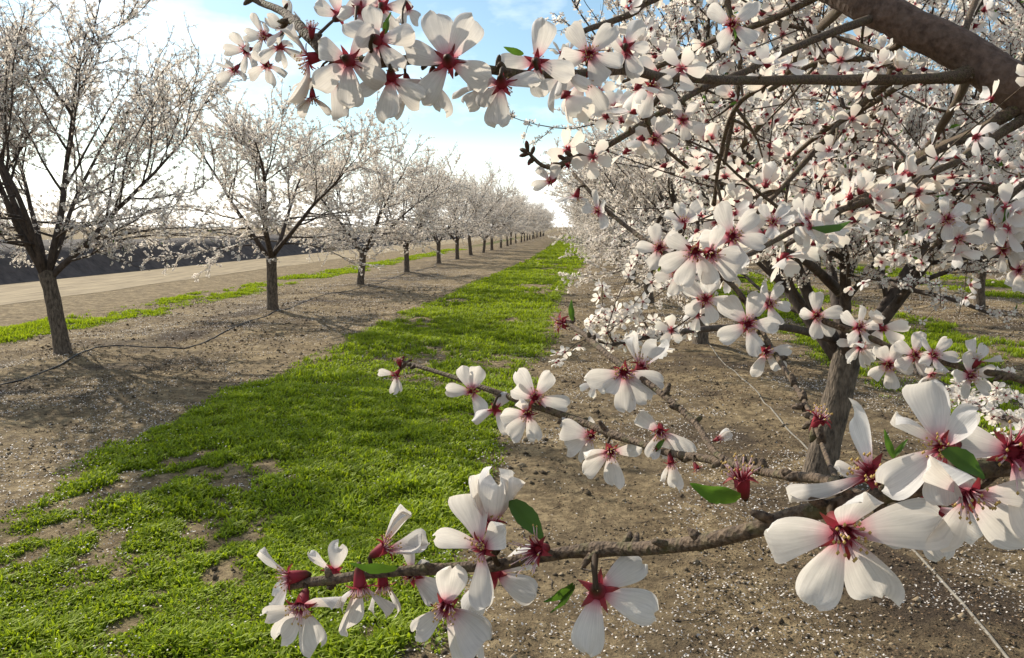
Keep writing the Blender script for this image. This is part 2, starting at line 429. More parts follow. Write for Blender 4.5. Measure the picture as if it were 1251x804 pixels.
# dirt road beyond the left row, and the levee behind it
def sheet(name, x0, x1, y0, y1, nx, ny, zf, m, **kw):
    xs = np.linspace(x0, x1, nx); ys = y0 + (y1 - y0) * np.linspace(0, 1, ny) ** 1.8
    X, Y = np.meshgrid(xs, ys)
    # wandering edges
    wob = (fbm(Y * 0.5, Y * 0 + x0, 77, 3) - 0.5) * 0.5
    ex = np.linspace(-1, 1, nx)[None, :] ** 3
    X = X + wob * ex
    Z = zf(X, Y)
    ii = (np.arange(ny - 1)[:, None] * nx + np.arange(nx - 1)[None, :])
    Q = np.stack([ii, ii + 1, ii + nx + 1, ii + nx], -1).reshape(-1, 4)
    return obj(name, mesh_np(name, np.stack([X, Y, Z], -1).reshape(-1, 3), Q), m, **kw)
sheet('dirt_road', -16.3, -12.1, -20, 400, 24, 220,
      lambda X, Y: -0.046 + 0.018 * fbm(X * 1.5, Y * 0.15, 8, 3) * np.clip((2.3 - np.abs(X + 14.2)) / 0.8, 0, 1), M_ROAD, kind='structure')
def levee_z(X, Y):
    prof = np.clip((-16.2 - X) / 1.5, 0, 1); prof = prof * prof * (3 - 2 * prof)
    back = np.clip((X + 24.5) / 2.5, 0, 1)
    return -0.12 + (1.12 + 0.22 * (fbm(X * 0.3, Y * 0.12, 9, 3) - 0.5)) * prof * back + 0.12 * (fbm(X * 2.2, Y * 2.2, 14, 4) - 0.5) * prof
sheet('levee', -24.5, -16.2, -20, 400, 40, 500, levee_z, M_LEVEE, kind='structure')

# ------------------------------------------------------------------ blossoms
def petal_grid(nu, nv, W=0.39, notch=0.045, tip=0.985):
    v = np.linspace(0, 1, nv) ** 0.85
    u = np.linspace(-1, 1, nu)
    U, Vv = np.meshgrid(u, v)
    wid = W * (0.10 * (1 - Vv) + Vv ** 0.8) * np.sqrt(np.clip(1 - (Vv * tip) ** 5, 0, 1)) * 1.12
    s = Vv * (1 - notch * np.clip(1 - np.abs(U) * 1.3, 0, 1) * Vv ** 4)
    i = np.arange(nv - 1)[:, None] * nu + np.arange(nu - 1)[None, :]
    Q = np.stack([i, i + 1, i + nu + 1, i + nu], -1).reshape(-1, 4)
    return U.ravel(), s.ravel(), (U * wid).ravel(), Q
G_HERO = petal_grid(11, 14, 0.385, 0.012, 0.99)
G_MID = petal_grid(4, 4)
G_FAR = (np.array([0, -1, 0, 1.]), np.array([0, 0.62, 1.0, 0.62]), np.array([0, -0.40, 0, 0.40]), np.array([[0, 1, 2, 3]]))

def frames(A, roll):
    A = nrm(A)
    ref = np.where(np.abs(A[:, 2:3]) < 0.9, np.array([[0, 0, 1.0]]), np.array([[1.0, 0, 0]]))
    e1 = nrm(np.cross(ref, A)); e2 = np.cross(A, e1)
    c, s = np.cos(roll)[:, None], np.sin(roll)[:, None]
    return A, c * e1 + s * e2, -s * e1 + c * e2

def petals_batch(bag, Cc, A, size, grid, rng, open_=None, keep=1.0, r0=0.10, cup=0.35, curl=0.0):
    """flowers at Cc with axis A; size = petal length; each petal a bent sheet"""
    n = len(Cc)
    A, E1, E2 = frames(A, rng.uniform(0, 6.28, n))
    open_ = rng.uniform(58, 96, n) if open_ is None else np.broadcast_to(open_, (n,))
    U, S, Wd, Q = grid
    phi = np.arange(5)[None, :] * (2 * math.pi / 5) + rng.normal(0, 0.10, (n, 5))
    th = np.radians(open_[:, None] + rng.normal(0, 9, (n, 5)))
    ln = size[:, None] * rng.uniform(0.88, 1.1, (n, 5))
    rnd = rng.uniform(0, 1, (n, 1)) * 0.7 + rng.uniform(0, 0.3, (n, 5))
    rad = np.cos(phi)[..., None] * E1[:, None] + np.sin(phi)[..., None] * E2[:, None]
    tan = -np.sin(phi)[..., None] * E1[:, None] + np.cos(phi)[..., None] * E2[:, None]
    Ax = np.broadcast_to(A[:, None], rad.shape)
    dirv = np.sin(th)[..., None] * rad + np.cos(th)[..., None] * Ax
    nor = np.cos(th)[..., None] * rad - np.sin(th)[..., None] * Ax      # outer (back) side
    k = len(U)
    S_, W_, U_ = S[None, None, :, None], Wd[None, None, :, None], U[None, None, :, None]
    tw = rng.normal(0, 0.10, (n, 5))[..., None, None]
    bend = (cup * 0.22 * S_ * (1 - S_) * 4 - cup * 0.20 * (U_ ** 2) * S_)           # cupped
    bend = bend + tw * U_ * S_
    base = (np.asarray(Cc)[:, None, :] + rad * (size * r0)[:, None, None])
    Pp = base[:, :, None, :] + ln[..., None, None] * (S_ * dirv[:, :, None, :] + W_ * tan[:, :, None, :] + bend * nor[:, :, None, :])
    if keep < 1:
        kp = rng.uniform(0, 1, (n, 5)) < keep
        Pp = Pp[kp]; rnd = rnd[kp]
    else:
        Pp = Pp.reshape(-1, k, 3); rnd = rnd.reshape(-1)
    m = len(Pp)
    Qa = (np.arange(m)[:, None, None] * k + Q[None]).reshape(-1, 4)
    bag.add(Pp.reshape(-1, 3), Qa, None, t=np.tile(S, m), rnd=np.repeat(rnd, k))

def stars_batch(bag, Cc, A, size, rng, ln=0.34, far=False):
    """five pointed sepals + centre, one small star per flower"""
    n = len(Cc)
    A, E1, E2 = frames(A, rng.uniform(0, 6.28, n))
    if far:
        ang = np.arange(5) * 2 * math.pi / 5
        ring = np.asarray(Cc)[:, None] + size[:, None, None] * ln * (np.cos(ang)[None, :, None] * E1[:, None] + np.sin(ang)[None, :, None] * E2[:, None])
        V = np.concatenate([ring, np.asarray(Cc)[:, None] - size[:, None, None] * 0.30 * A[:, None]], 1)
        T = np.array([[0, 1, 5], [1, 2, 5], [2, 3, 5], [3, 4, 5], [4, 0, 5]])
        bag.add(V.reshape(-1, 3), None, (np.arange(n)[:, None, None] * 6 + T[None]).reshape(-1, 3), t=np.tile([.8] * 5 + [.2], n), rnd=np.repeat(rng.uniform(0, 1, n), 6))
        return
    ang = np.arange(10) * math.pi / 5
    rr = np.where(np.arange(10) % 2 == 0, ln, ln * 0.42)
    ring = np.asarray(Cc)[:, None] + size[:, None, None] * (rr[None, :, None] * (np.cos(ang)[None, :, None] * E1[:, None] + np.sin(ang)[None, :, None] * E2[:, None]) - 0.06 * A[:, None])
    c1 = np.asarray(Cc)[:, None] + size[:, None, None] * 0.06 * A[:, None]
    c2 = np.asarray(Cc)[:, None] - size[:, None, None] * 0.30 * A[:, None]
    V = np.concatenate([ring, c1, c2], 1)
    T = [[q, (q + 1) % 10, 10] for q in range(10)] + [[(q + 1) % 10, q, 11] for q in range(10)]
    Ta = (np.arange(n)[:, None, None] * 12 + np.array(T)[None]).reshape(-1, 3)
    tt = np.tile(np.array([0.8, 0.5] * 5 + [0.5, 0.1]), n)
    bag.add(V.reshape(-1, 3), None, Ta, t=tt, rnd=np.repeat(rng.uniform(0, 1, n), 12))

def leaves_batch(bag, Cc, A, size, rng):
    n = len(Cc); A, E1, E2 = frames(A, rng.uniform(0, 6.28, n))
    s = np.array([0, 0.35, 0.7, 1.0]); wd = np.array([0.03, 0.17, 0.14, 0.0]); be = np.array([0, 0.05, 0.02, -0.12])
    V = []
    for sgn in (-1, 0, 1):
        V.append(np.asarray(Cc)[:, None] + size[:, None, None] * (s[None, :, None] * A[:, None] + (sgn * wd)[None, :, None] * E1[:, None] + (be + abs(sgn) * 0.06 * np.array([0, 1, 1, 0]))[None, :, None] * E2[:, None]))
    V = np.concatenate(V, 1)
    Q = []
    for q in range(3):
        Q += [[q, q + 1, 4 + q + 1, 4 + q], [4 + q, 4 + q + 1, 8 + q + 1, 8 + q]]
    Qa = (np.arange(n)[:, None, None] * 12 + np.array(Q)[None]).reshape(-1, 4)
    bag.add(V.reshape(-1, 3), Qa, None, t=np.tile(np.tile(s, 3), n), rnd=np.repeat(rng.uniform(0, 1, n), 12))

# ------------------------------------------------------------------ tree skeletons
def grow_line(p, d, Ln, n, wob, trop, rng):
    pts = [np.array(p, float)]; d = nrm(d)
    for _ in range(n):
        d = nrm(d + rng.normal(0, wob, 3) + np.array([0, 0, trop]))
        pts.append(pts[-1] + d * Ln / n)
    return np.array(pts)
def at(pts, t):
    s = t * (len(pts) - 1); i = min(int(s), len(pts) - 2); f = s - i
    return pts[i] * (1 - f) + pts[i + 1] * f, nrm(pts[i + 1] - pts[i])
def side(d, ang, rng, up=0.0):
    r = rng.normal(0, 1, 3); r[2] += up
    r = r - d * np.dot(r, d); r = nrm(r)
    return d * math.cos(ang) + r * math.sin(ang)

class Skel:
    def __init__(s): s.bl = []; s.bd = []
    def flowers(s, pts, space, rng, t0=0.0, off=0.012):
        seg = np.linalg.norm(np.diff(pts, axis=0), axis=1); Ln = seg.sum()
        m = rng.poisson(Ln * (1 - t0) / space)
        for _ in range(m):
            t = rng.uniform(t0, 1); p, d = at(pts, t)
            r = side(d, math.radians(rng.uniform(50, 100)), rng, 0.2)
            s.bl.append(p + r * off); s.bd.append(r)

def shoots(sk, bag, pts, n3, rng, space, lmin=0.3, lmax=0.75, tw=4, t0=0.15, k3=4, trop=0.05, rs=1.0):
    for q in range(n3):
        t = rng.uniform(t0, 1); p, d = at(pts, t)
        L3 = rng.uniform(lmin, lmax)
        b3 = grow_line(p, side(d, math.radians(rng.uniform(25, 65)), rng, 0.3), L3, 6, 0.10, trop, rng)
        tube(bag, b3, np.linspace(0.0055, 0.0022, len(b3)) * rs, k3, rng=rng)
        sk.flowers(b3, space, rng)
        for z in range(rng.poisson(tw)):
            p, d = at(b3, rng.uniform(0.1, 0.95))
            b4 = grow_line(p, side(d, math.radians(rng.uniform(30, 75)), rng), rng.uniform(0.06, 0.26), 3, 0.12, 0.02, rng)
            tube(bag, b4, np.linspace(0.0030, 0.0014, len(b4)) * rs, 3, rng=rng)
            sk.flowers(b4, space, rng)

def build_tree(seed, nl=5, space=0.05, fork=0.95, trunk_r=0.095, L1=(2.3, 2.9), spread=(26, 46), n2=7, n3=6, lean=(0, 0), low=0.35, azs=None, tw=4):
    rng = np.random.default_rng(seed)
    sk = Skel()
    tb = Bag()
    top = np.array([lean[0], lean[1], fork])
    tp = spline([[0, 0, -0.12], [lean[0] * 0.15, lean[1] * 0.15, 0.12], [lean[0] * 0.5 + rng.normal(0, .012), lean[1] * 0.5, fork * 0.5], top], 16)
    zz = tp[:, 2]
    tr = trunk_r * (1 - 0.12 * np.clip(zz / fork, 0, 1)) * (1 + 0.55 * np.exp(-np.clip(zz + 0.1, 0, 9) / 0.09)) * (1 + 0.12 * np.clip((zz - fork * 0.8) / (fork * 0.2), 0, 1))
    tube(tb, tp, tr, 14, 0.035, rng)
    limbs = []
    az0 = rng.uniform(0, 6.28)
    for l in range(nl):
        lb = Bag()
        az = az0 + l * 2 * math.pi / nl + rng.normal(0, 0.22) if azs is None else azs[l] + rng.normal(0, 0.08)
        po = math.radians(rng.uniform(*spread))
        d = np.array([math.cos(az) * math.sin(po), math.sin(az) * math.sin(po), math.cos(po)])
        st = top + np.array([0, 0, rng.uniform(-0.14, -0.02)]) + d * 0.02
        l1 = rng.uniform(*L1)
        b1 = grow_line(st, d, l1, 12, 0.05, 0.02, rng)
        r1 = trunk_r * rng.uniform(0.38, 0.54)
        rad1 = np.linspace(1, 0.16, len(b1)) ** 0.9 * r1
        tube(lb, b1, rad1, 8, 0.03, rng)
        sk.flowers(b1, space * 2, rng, 0.6)
        for q in range(n2):
            t = 0.12 + 0.86 * (q + rng.uniform(0, 1)) / n2
            p, d1 = at(b1, t)
            lowb = t < low
            ang = math.radians(rng.uniform(50, 85) if lowb else rng.uniform(25, 55))
            dd = side(d1, ang, rng, -0.2 if lowb else 0.4)
            if lowb:                                     # low boughs reach outward and sag
                out = np.array([math.cos(az + rng.normal(0, 0.7)), math.sin(az + rng.normal(0, 0.7)), rng.uniform(-0.02, 0.35)])
                dd = nrm(out)
            l2 = rng.uniform(0.9, 1.7) * (1.15 - 0.35 * t)
            b2 = grow_line(p, dd, l2, 9, 0.08, -0.02 if lowb else 0.05, rng)
            r2 = min(0.018, rad1[int(t * (len(b1) - 1))] * 0.55)
            tube(lb, b2, np.linspace(r2, 0.004, len(b2)), 5, 0.03, rng)
            sk.flowers(b2, space, rng, 0.3)
            shoots(sk, lb, b2, n3, rng, space, 0.25, 0.75, tw, trop=0.0 if lowb else 0.06)
        shoots(sk, lb, b1[6:], 5, rng, space, 0.4, 0.9, tw)
        limbs.append(lb)
    return dict(trunk=tb, limbs=limbs, fl=np.array(sk.bl), fd=np.array(sk.bd), rng=rng)

def crown_meshes(t, detail, petal=0.021, leaf_frac=0.03):
    rng = t['rng']; n = len(t['fl'])
    sz = rng.uniform(0.8, 1.15, n) * petal
    b = Bag()
    petals_batch(b, t['fl'], t['fd'], sz, G_MID if detail else G_FAR, rng, keep=0.93)
    s = Bag()
    stars_batch(s, t['fl'], t['fd'], sz, rng, 0.26 if detail else 0.14, not detail)
    lf = Bag()
    m = max(4, int(n * leaf_frac)); ix = rng.choice(n, m)
    leaves_batch(lf, t['fl'][ix], nrm(t['fd'][ix] + rng.normal(0, 0.4, (m, 3))), rng.uniform(0.02, 0.045, m), rng)
    return b, s, lf

def proto_tree(seed, detail=False, petal=0.021, leaf=0.03, **kw):
    t = build_tree(seed, **kw)
    b, s, lf = crown_meshes(t, detail, petal, leaf)
    return dict(trunk=t['trunk'].mesh('trunk'), limbs=[l.mesh('branch') for l in t['limbs']],
                crown=b.mesh('crown'), stars=s.mesh('calyces'), leaves=lf.mesh('young_leaves'), n=len(t['fl']))

def place_tree(pr, x, y, rz, sc, label, group):
    e = obj('almond_tree', None)
    e.location = (x, y, hz(x, y) if y < 55 else 0.0)
    e.rotation_euler = (0, 0, rz); e.scale = (sc,) * 3 if not isinstance(sc, tuple) else sc
    e['label'] = label; e['category'] = 'tree'; e['group'] = group
    def part(name, me, m, **k):
        if not len(me.materials): me.materials.append(m)
        o = bpy.data.objects.new(name, me); C.objects.link(o); o.parent = e
        for a, v in k.items(): o[a] = v
        return o
    part('trunk', pr['trunk'], M_BARK)
    for l in pr['limbs']: part('branch', l, M_FARTWIG)
    cr_ = part('crown', pr['crown'], M_FARPETAL, kind='stuff')
    for nm, me, m in (('calyces', pr['stars'], M_CALYX), ('young_leaves', pr['leaves'], M_LEAF)):
        if not len(me.materials): me.materials.append(m)
        o = bpy.data.objects.new(nm, me); C.objects.link(o); o.parent = cr_; o['kind'] = 'stuff'
    return e

first = proto_tree(107, nl=7, space=0.050, L1=(2.5, 3.3), n2=14, n3=10, spread=(12, 46), leaf=0.05, petal=0.022, low=0.35, tw=5, lean=(-0.17, 0.03), fork=1.0)
sparse = [proto_tree(101, nl=6, space=0.043, L1=(2.6, 3.2), n2=11, n3=8, spread=(18, 48), leaf=0.05, petal=0.023, low=0.4),
          proto_tree(102, nl=5, space=0.041, L1=(2.6, 3.1), n2=12, n3=9, spread=(22, 52), leaf=0.05, petal=0.023, low=0.4),
          proto_tree(103, nl=6, space=0.032, L1=(2.4, 3.0), n2=12, n3=9, spread=(20, 54), leaf=0.05, petal=0.023, low=0.45, lean=(0.08, 0.05)),
          proto_tree(104, nl=5, space=0.032, L1=(2.3, 3.2), n2=11, n3=10, spread=(24, 50), leaf=0.05, petal=0.023, low=0.45, lean=(-0.06, 0.08), fork=1.05)]
dense = [proto_tree(201, nl=6, space=0.026, L1=(2.1, 2.7), n2=11, n3=10, spread=(22, 50), fork=0.85, petal=0.023, low=0.28),
         proto_tree(202, nl=6, space=0.026, L1=(2.1, 2.7), n2=11, n3=10, spread=(22, 52), fork=0.8, petal=0.023, low=0.28)]
ORD = ['first', 'second', 'third', 'fourth', 'fifth', 'sixth', 'seventh', 'eighth', 'ninth', 'tenth', 'eleventh', 'twelfth']
tree_rng = random.Random(5)
SKIP_CUSTOM = {(1, 0)}
for (row, k, x, y) in TREE_POS:
    if (row, k) in SKIP_CUSTOM: continue
    if row == 0:
        lab = {0: 'nearest tree of the left row, dark leaning trunk and airy blossom at the left edge',
               1: 'second tree of the left row, straight dark trunk beside the dusty road'}.get(k)
        if lab is None:
            lab = f'{ORD[k]} tree along the left row counting from the nearest, pale blossom' if k < 12 else 'far blossoming tree near the end of the long left row'
        grp = 'blossoming trees of the left row'
        pr = first if k == 0 else sparse[(k * 3 + k // 4) % 4]
    elif row == 1:
        lab = ('second trunk of the right row, dark and half hidden behind white blossom' if k == 1 else
               f'{ORD[k]} tree along the right row counting from the pale leaning trunk' if k < 8 else 'far blossoming tree near the end of the right row')
        grp = 'blossoming trees of the right row'
        pr = dense[k % 2]
    elif row == 2:
        lab = ('tree beyond the second grass strip, short dark trunk standing clear at the right edge' if k == 1 else
               f'{ORD[k]} tree along the row beyond the second grass strip on the right' if k < 6 else 'far blossoming tree deep in the row beyond the second grass strip')
        grp = 'blossoming trees of the third row'
        pr = dense[(k + 1) % 2]
    else:
        lab = 'blossoming tree in the farthest row on the right, seen as white crown behind others'
        grp = 'blossoming trees of the farthest right row'
        pr = dense[k % 2]
    sc = tree_rng.uniform(0.93, 1.07)
    rz = tree_rng.uniform(0, 6.28)
    if (row, k) == (0, 0): rz, sc = 0.0, 1.0
    else: sc = (sc * tree_rng.uniform(.94, 1.06), sc * tree_rng.uniform(.94, 1.06), sc * tree_rng.uniform(.92, 1.08))
    place_tree(pr, x, y, rz, sc, lab, grp)

# ------------------------------------------------------------------ ground cover
def blades(bag, n_per, x0, x1, y0, y1, wid, hgt, rng, lean=0.6):
    n = int(n_per * (x1 - x0) * (y1 - y0))
    x = rng.uniform(x0, x1, n); y = rng.uniform(y0, y1, n)
    m = strip_mask(x, y)
    keep = rng.uniform(0, 1, n) < m
    x, y, m = x[keep], y[keep], m[keep]; n = len(x)
    clump = np.clip(1.6 * fbm(x * 4.5, y * 4.5, 41, 3) - 0.35, 0, 1) * 1.2
    z = base_h(x, y)
    h = hgt * rng.uniform(0.5, 1.25, n) * (0.5 + 1.0 * clump) * (0.45 + 0.55 * m)
    a = rng.uniform(0, 6.28, n); l = rng.uniform(0.2, 1, n) * lean
    d = np.stack([np.cos(a), np.sin(a)], -1)
    sd_ = np.stack([-d[:, 1], d[:, 0], np.zeros(n)], -1)
    b = rng.uniform(0.6, 1.4, n) * wid
    p0 = np.stack([x, y, z - 0.004], -1)
    p1 = p0 + np.concatenate([d * (h * l * 0.35)[:, None], (h * 0.6)[:, None]], 1)
    p2 = p0 + np.concatenate([d * (h * l * 1.0)[:, None], (h * (1.0 - 0.25 * l))[:, None]], 1)
    w2 = (b / 2)[:, None]
    V = np.stack([p0 - sd_ * w2 * 0.6, p0 + sd_ * w2 * 0.6, p1 + sd_ * w2, p1 - sd_ * w2, p2], 1)
    i = np.arange(n)[:, None] * 5
    Q = i + np.array([[0, 1, 2, 3]]); T = i + np.array([[3, 2, 4]])
    rn = np.clip(rng.uniform(0, 1, n) * 0.6 + 0.4 * fbm(x * 2, y * 2, 55, 3) , 0, 1)
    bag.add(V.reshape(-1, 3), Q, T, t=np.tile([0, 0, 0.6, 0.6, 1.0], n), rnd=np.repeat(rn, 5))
gb = Bag(); rg = np.random.default_rng(3)
blades(gb, 13000, -3.8, 0.1, 1.6, 4.2, 0.0100, 0.040, rg, 1.15)
blades(gb, 7000, -3.8, 0.1, 4.2, 8, 0.012, 0.048, rg, 1.1)
blades(gb, 2600, -3.8, 1.3, 8, 16, 0.012, 0.06, rg, 1.1)
blades(gb, 800, -3.8, 1.3, 16, 34, 0.022, 0.07, rg, 1.0)
blades(gb, 220, -3.8, 1.3, 34, 80, 0.05, 0.08, rg, 1.0)
blades(gb, 60, -3.8, 1.3, 80, 160, 0.12, 0.10, rg, 1.0)
blades(gb, 1800, 2.6, 6.7, 4.5, 14, 0.012, 0.07, rg)
blades(gb, 500, 2.6, 6.7, 14, 34, 0.024, 0.07, rg)
blades(gb, 500, 9.2, 13.4, 8, 34, 0.024, 0.08, rg)
blades(gb, 2200, -9.9, -7.4, 9, 24, 0.014, 0.06, rg)
blades(gb, 500, -9.9, -7.4, 24, 60, 0.03, 0.07, rg)
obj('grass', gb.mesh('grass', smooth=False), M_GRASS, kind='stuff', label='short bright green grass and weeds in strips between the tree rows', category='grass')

def scatter(n_per, x0, x1, y0, y1, rng, grassw=1.0, roww=0.0, patch=0.0, seed=0):
    n = int(n_per * (x1 - x0) * (y1 - y0))
    x = rng.uniform(x0, x1, n); y = rng.uniform(y0, y1, n)
    k = np.ones(n)
    k *= 1 - (1 - grassw) * strip_mask(x, y)
    if roww: k *= np.clip((1 - roww) + roww * np.exp(-(np.min([np.abs(x - r) for r in ROWS], axis=0) / 1.9) ** 2), 0, 1)
    if patch: k *= np.clip((fbm(x * 1.3, y * 1.3, seed, 4) - 0.5) / 0.12 + 0.5, 1 - patch, 1)
    s = rng.uniform(0, 1, n) < k
    return x[s], y[s]
def flat_bits(bag, x, y, ln, wd, lift, rng, tilt=0.35):
    n = len(x); z = base_h(x, y) + lift + 0.025 * strip_mask(x, y)
    a = rng.uniform(0, 6.28, n)
    e1 = nrm(np.stack([np.cos(a), np.sin(a), rng.normal(0, tilt, n)], -1)); nn = nrm(np.stack([rng.normal(0, tilt, n), rng.normal(0, tilt, n), np.ones(n)], -1))
    e2 = nrm(np.cross(nn, e1)); nn = np.cross(e1, e2)
    c = np.stack([x, y, z], -1); l = (ln * rng.uniform(0.6, 1.25, n))[:, None]; w_ = (wd * rng.uniform(0.6, 1.2, n))[:, None]
    cu = rng.uniform(0.0, 0.35, n)[:, None] * l
    V = np.stack([c - e1 * l * .5 + nn * cu * .6, c - e2 * w_ * .5, c + e1 * l * .5 + nn * cu, c + e2 * w_ * .5 + nn * cu * 0.5], 1)
    Q = np.arange(n)[:, None] * 4 + np.array([[0, 1, 2, 3]])
    bag.add(V.reshape(-1, 3), Q, None, t=np.tile([0, .5, 1, .5], n), rnd=np.repeat(rng.uniform(0, 1, n), 4))
fp = Bag(); rp = np.random.default_rng(9)
for (x0, x1, y0, y1, dn, s) in ((-4, 3.5, 1.6, 4.5, 1700, .0125), (-7, 6, 4.5, 9, 1000, .016), (-9, 9, 9, 16, 330, .019), (-9, 12, 16, 30, 110, .026)):
    x, y = scatter(dn, x0, x1, y0, y1, rp, 0.12, 0.55, 0.93, 61)
    flat_bits(fp, x, y, s, s * 0.72, 0.008, rp)
obj('fallen_petals', fp.mesh('fallen_petals', smooth=False), M_FALLEN, kind='stuff', label='white fallen petals strewn over the bare soil', category='petals')
hk = Bag()
for (x0, x1, y0, y1, dn, s) in ((-4, 3.5, 1.6, 4.5, 1800, .014), (-8, 6, 4.5, 10, 800, .020), (-9, 9, 10, 20, 160, .04)):
    x, y = scatter(dn, x0, x1, y0, y1, rp, 0.3, 0.6, 0.95, 71)
    flat_bits(hk, x, y, s, s * 0.5, 0.007, rp, 0.5)
obj('leaf_litter', hk.mesh('leaf_litter', smooth=False), M_HUSK, kind='stuff', label='dark dry leaf and husk litter under the trees', category='litter')
cb = Bag()
for (x0, x1, y0, y1, dn, s) in ((-4, 3.5, 1.6, 4.5, 900, .0055), (-8, 6, 4.5, 10, 260, .008), (-9, 9, 10, 22, 40, .013)):
    x, y = scatter(dn, x0, x1, y0, y1, rp, 0.25, 0.0, 0.8, 81)
    n = len(x); r = s * rp.lognormal(0, 0.45, n)
    oc = np.array([[1, 0, 0], [0, 1, 0], [-1, 0, 0], [0, -1, 0], [0, 0, .8], [0, 0, -.8]], float)
    V = np.stack([x, y, base_h(x, y) + r * 0.25], -1)[:, None] + r[:, None, None] * (oc[None] * rp.uniform(0.6, 1.3, (n, 6, 1)) + rp.normal(0, .18, (n, 6, 3)))
    T = np.array([[0, 1, 4], [1, 2, 4], [2, 3, 4], [3, 0, 4], [1, 0, 5], [2, 1, 5], [3, 2, 5], [0, 3, 5]])
    cb.add(V.reshape(-1, 3), None, (np.arange(n)[:, None, None] * 6 + T[None]).reshape(-1, 3), rnd=np.repeat(rp.uniform(0, 1, n), 6))
obj('soil_clods', cb.mesh('soil_clods', smooth=False), M_CLOD, kind='stuff', label='small crumbled clods of dry tan soil', category='soil')

tw_ = Bag()
for (x0, x1, y0, y1, dn) in ((-4, 3.5, 1.8, 6, 7), (-8, 5, 6, 14, 3)):
    x, y = scatter(dn, x0, x1, y0, y1, rp, 0.2, 0.5)
    for a, b in zip(x, y):
        t_ = rp.uniform(0, 6.28); l_ = rp.uniform(0.03, 0.16); c_, s_ = math.cos(t_) * l_, math.sin(t_) * l_
        q = np.array([[a, b], [a + c_ * .5 - s_ * .1, b + s_ * .5 + c_ * .1], [a + c_, b + s_]])
        tube(tw_, np.column_stack([q, base_h(q[:, 0], q[:, 1]) + .006]), [.0028, .0024, .0014], 4, rng=rp)
obj('fallen_twigs', tw_.mesh('fallen_twigs'), M_FARTWIG, kind='stuff', label='small dark fallen twigs lying on the soil', category='twigs')

# irrigation hoses
def hose(name, pts, r, m, label):
    q = spline(np.array(pts, float), 90)
    z = base_h(q[:, 0], q[:, 1]) + r * 0.5
    b = Bag(); tube(b, np.column_stack([q[:, 0], q[:, 1], z]), r, 8)
    obj(name, b.mesh(name), m, label=label, category='hose')
hose('irrigation_hose', [(-5.9, 5.5), (-5.85, 8.2), (-6.15, 9.9), (-5.5, 10.3), (-5.25, 10.6), (-5.45, 12.5), (-5.55, 14.9), (-5.9, 18), (-5.6, 21.6), (-5.8, 27), (-5.7, 33)], 0.010, M_HOSE,
     'black irrigation hose winding along the trunks of the left row')
hose('irrigation_hose', [(1.62, 1.2), (1.66, 3.0), (1.72, 4.6), (1.70, 6.3), (1.8, 8.3), (1.78, 10.7), (1.6, 15), (1.7, 22)], 0.007, M_LITHOSE,
     'irrigation hose painted sunlit-pale on the soil along the right row')

# ------------------------------------------------------------------ leaning tree of the right row, five metres away
def bez_world(rows, n=40):
    q = spline(np.array(rows, float), n)
    return q[:, :3], q[:, 3]
RT = next((x, y) for (r, k, x, y) in TREE_POS if (r, k) == (1, 0))
rt_loc = np.array([RT[0], RT[1], hz(*RT)])
rt = build_tree(311, nl=6, space=0.026, fork=0.82, trunk_r=0.092, L1=(2.0, 2.6), spread=(18, 42), n2=10, n3=9, lean=(0.15, 0.0), low=0.10,
                azs=[0.3, 1.4, 2.5, 3.3, 4.4, 5.5])
rng_rt = np.random.default_rng(312)
keep_ = rt['fl'][:, 2] > 1.15 + 0.5 * np.clip(-rt['fl'][:, 0] / 2, 0, .4)
rt['fl'], rt['fd'] = rt['fl'][keep_], rt['fd'][keep_]
def px_rows(rows):
    return np.array([[*P(a, b, d), wd / 2 * d / FPX] for (a, b, d, wd) in rows])
low_boughs = [  # boughs of this tree that reach towards the viewer, traced as (px, py, distance, width)
    [(1022, 415, 5.05, 12), (960, 400, 4.2, 9), (890, 400, 3.2, 8), (830, 405, 2.5, 7), (790, 412, 2.2, 6), (745, 422, 2.1, 4)],
    [(1030, 420, 5.05, 12), (1090, 440, 4.2, 9), (1150, 470, 3.3, 8), (1200, 500, 2.6, 8), (1290, 530, 2.2, 7)],
    [(1060, 330, 5.0, 12), (1100, 350, 4.6, 7), (1160, 365, 4.2, 5), (1215, 385, 4.0, 4)],
    [(1030, 360, 5.0, 14), (985, 320, 4.2, 10), (940, 300, 3.9, 7), (890, 280, 3.7, 4)],
    [(1035, 330, 5.0, 14), (1000, 270, 4.4, 11), (950, 220, 4.0, 7), (890, 170, 3.8, 4)],
]
for rows in low_boughs:
    p, r = bez_world(px_rows(rows), 24)
    p = p - rt_loc
    lb = Bag(); tube(lb, p, r, 7, 0.03, rng_rt)
    sk = Skel(); thin = rows[0][0] == 1060
    shoots(sk, lb, p[11:], 4 if thin else (5 if rows[0][0] == 1022 else 8), rng_rt, 0.05 if thin else 0.026, 0.05, 0.13, 2, 0.1, 4, 0.0, 0.6)
    sk.flowers(p[12:], 0.05 if thin else 0.018, rng_rt)
    rt['limbs'].append(lb)
    rt['fl'] = np.concatenate([rt['fl'], np.array(sk.bl)]); rt['fd'] = np.concatenate([rt['fd'], np.array(sk.bd)])
b_, s_, l_ = crown_meshes(rt, True, 0.021, 0.03)
place_tree(dict(trunk=rt['trunk'].mesh('trunk'), limbs=[l.mesh('branch') for l in rt['limbs']], crown=b_.mesh('crown'), stars=s_.mesh('calyces'), leaves=l_.mesh('young_leaves')),
           RT[0], RT[1], 0, 1.0, 'first tree of the right row, pale leaning trunk forking low behind the near blossom', 'blossoming trees of the right row')

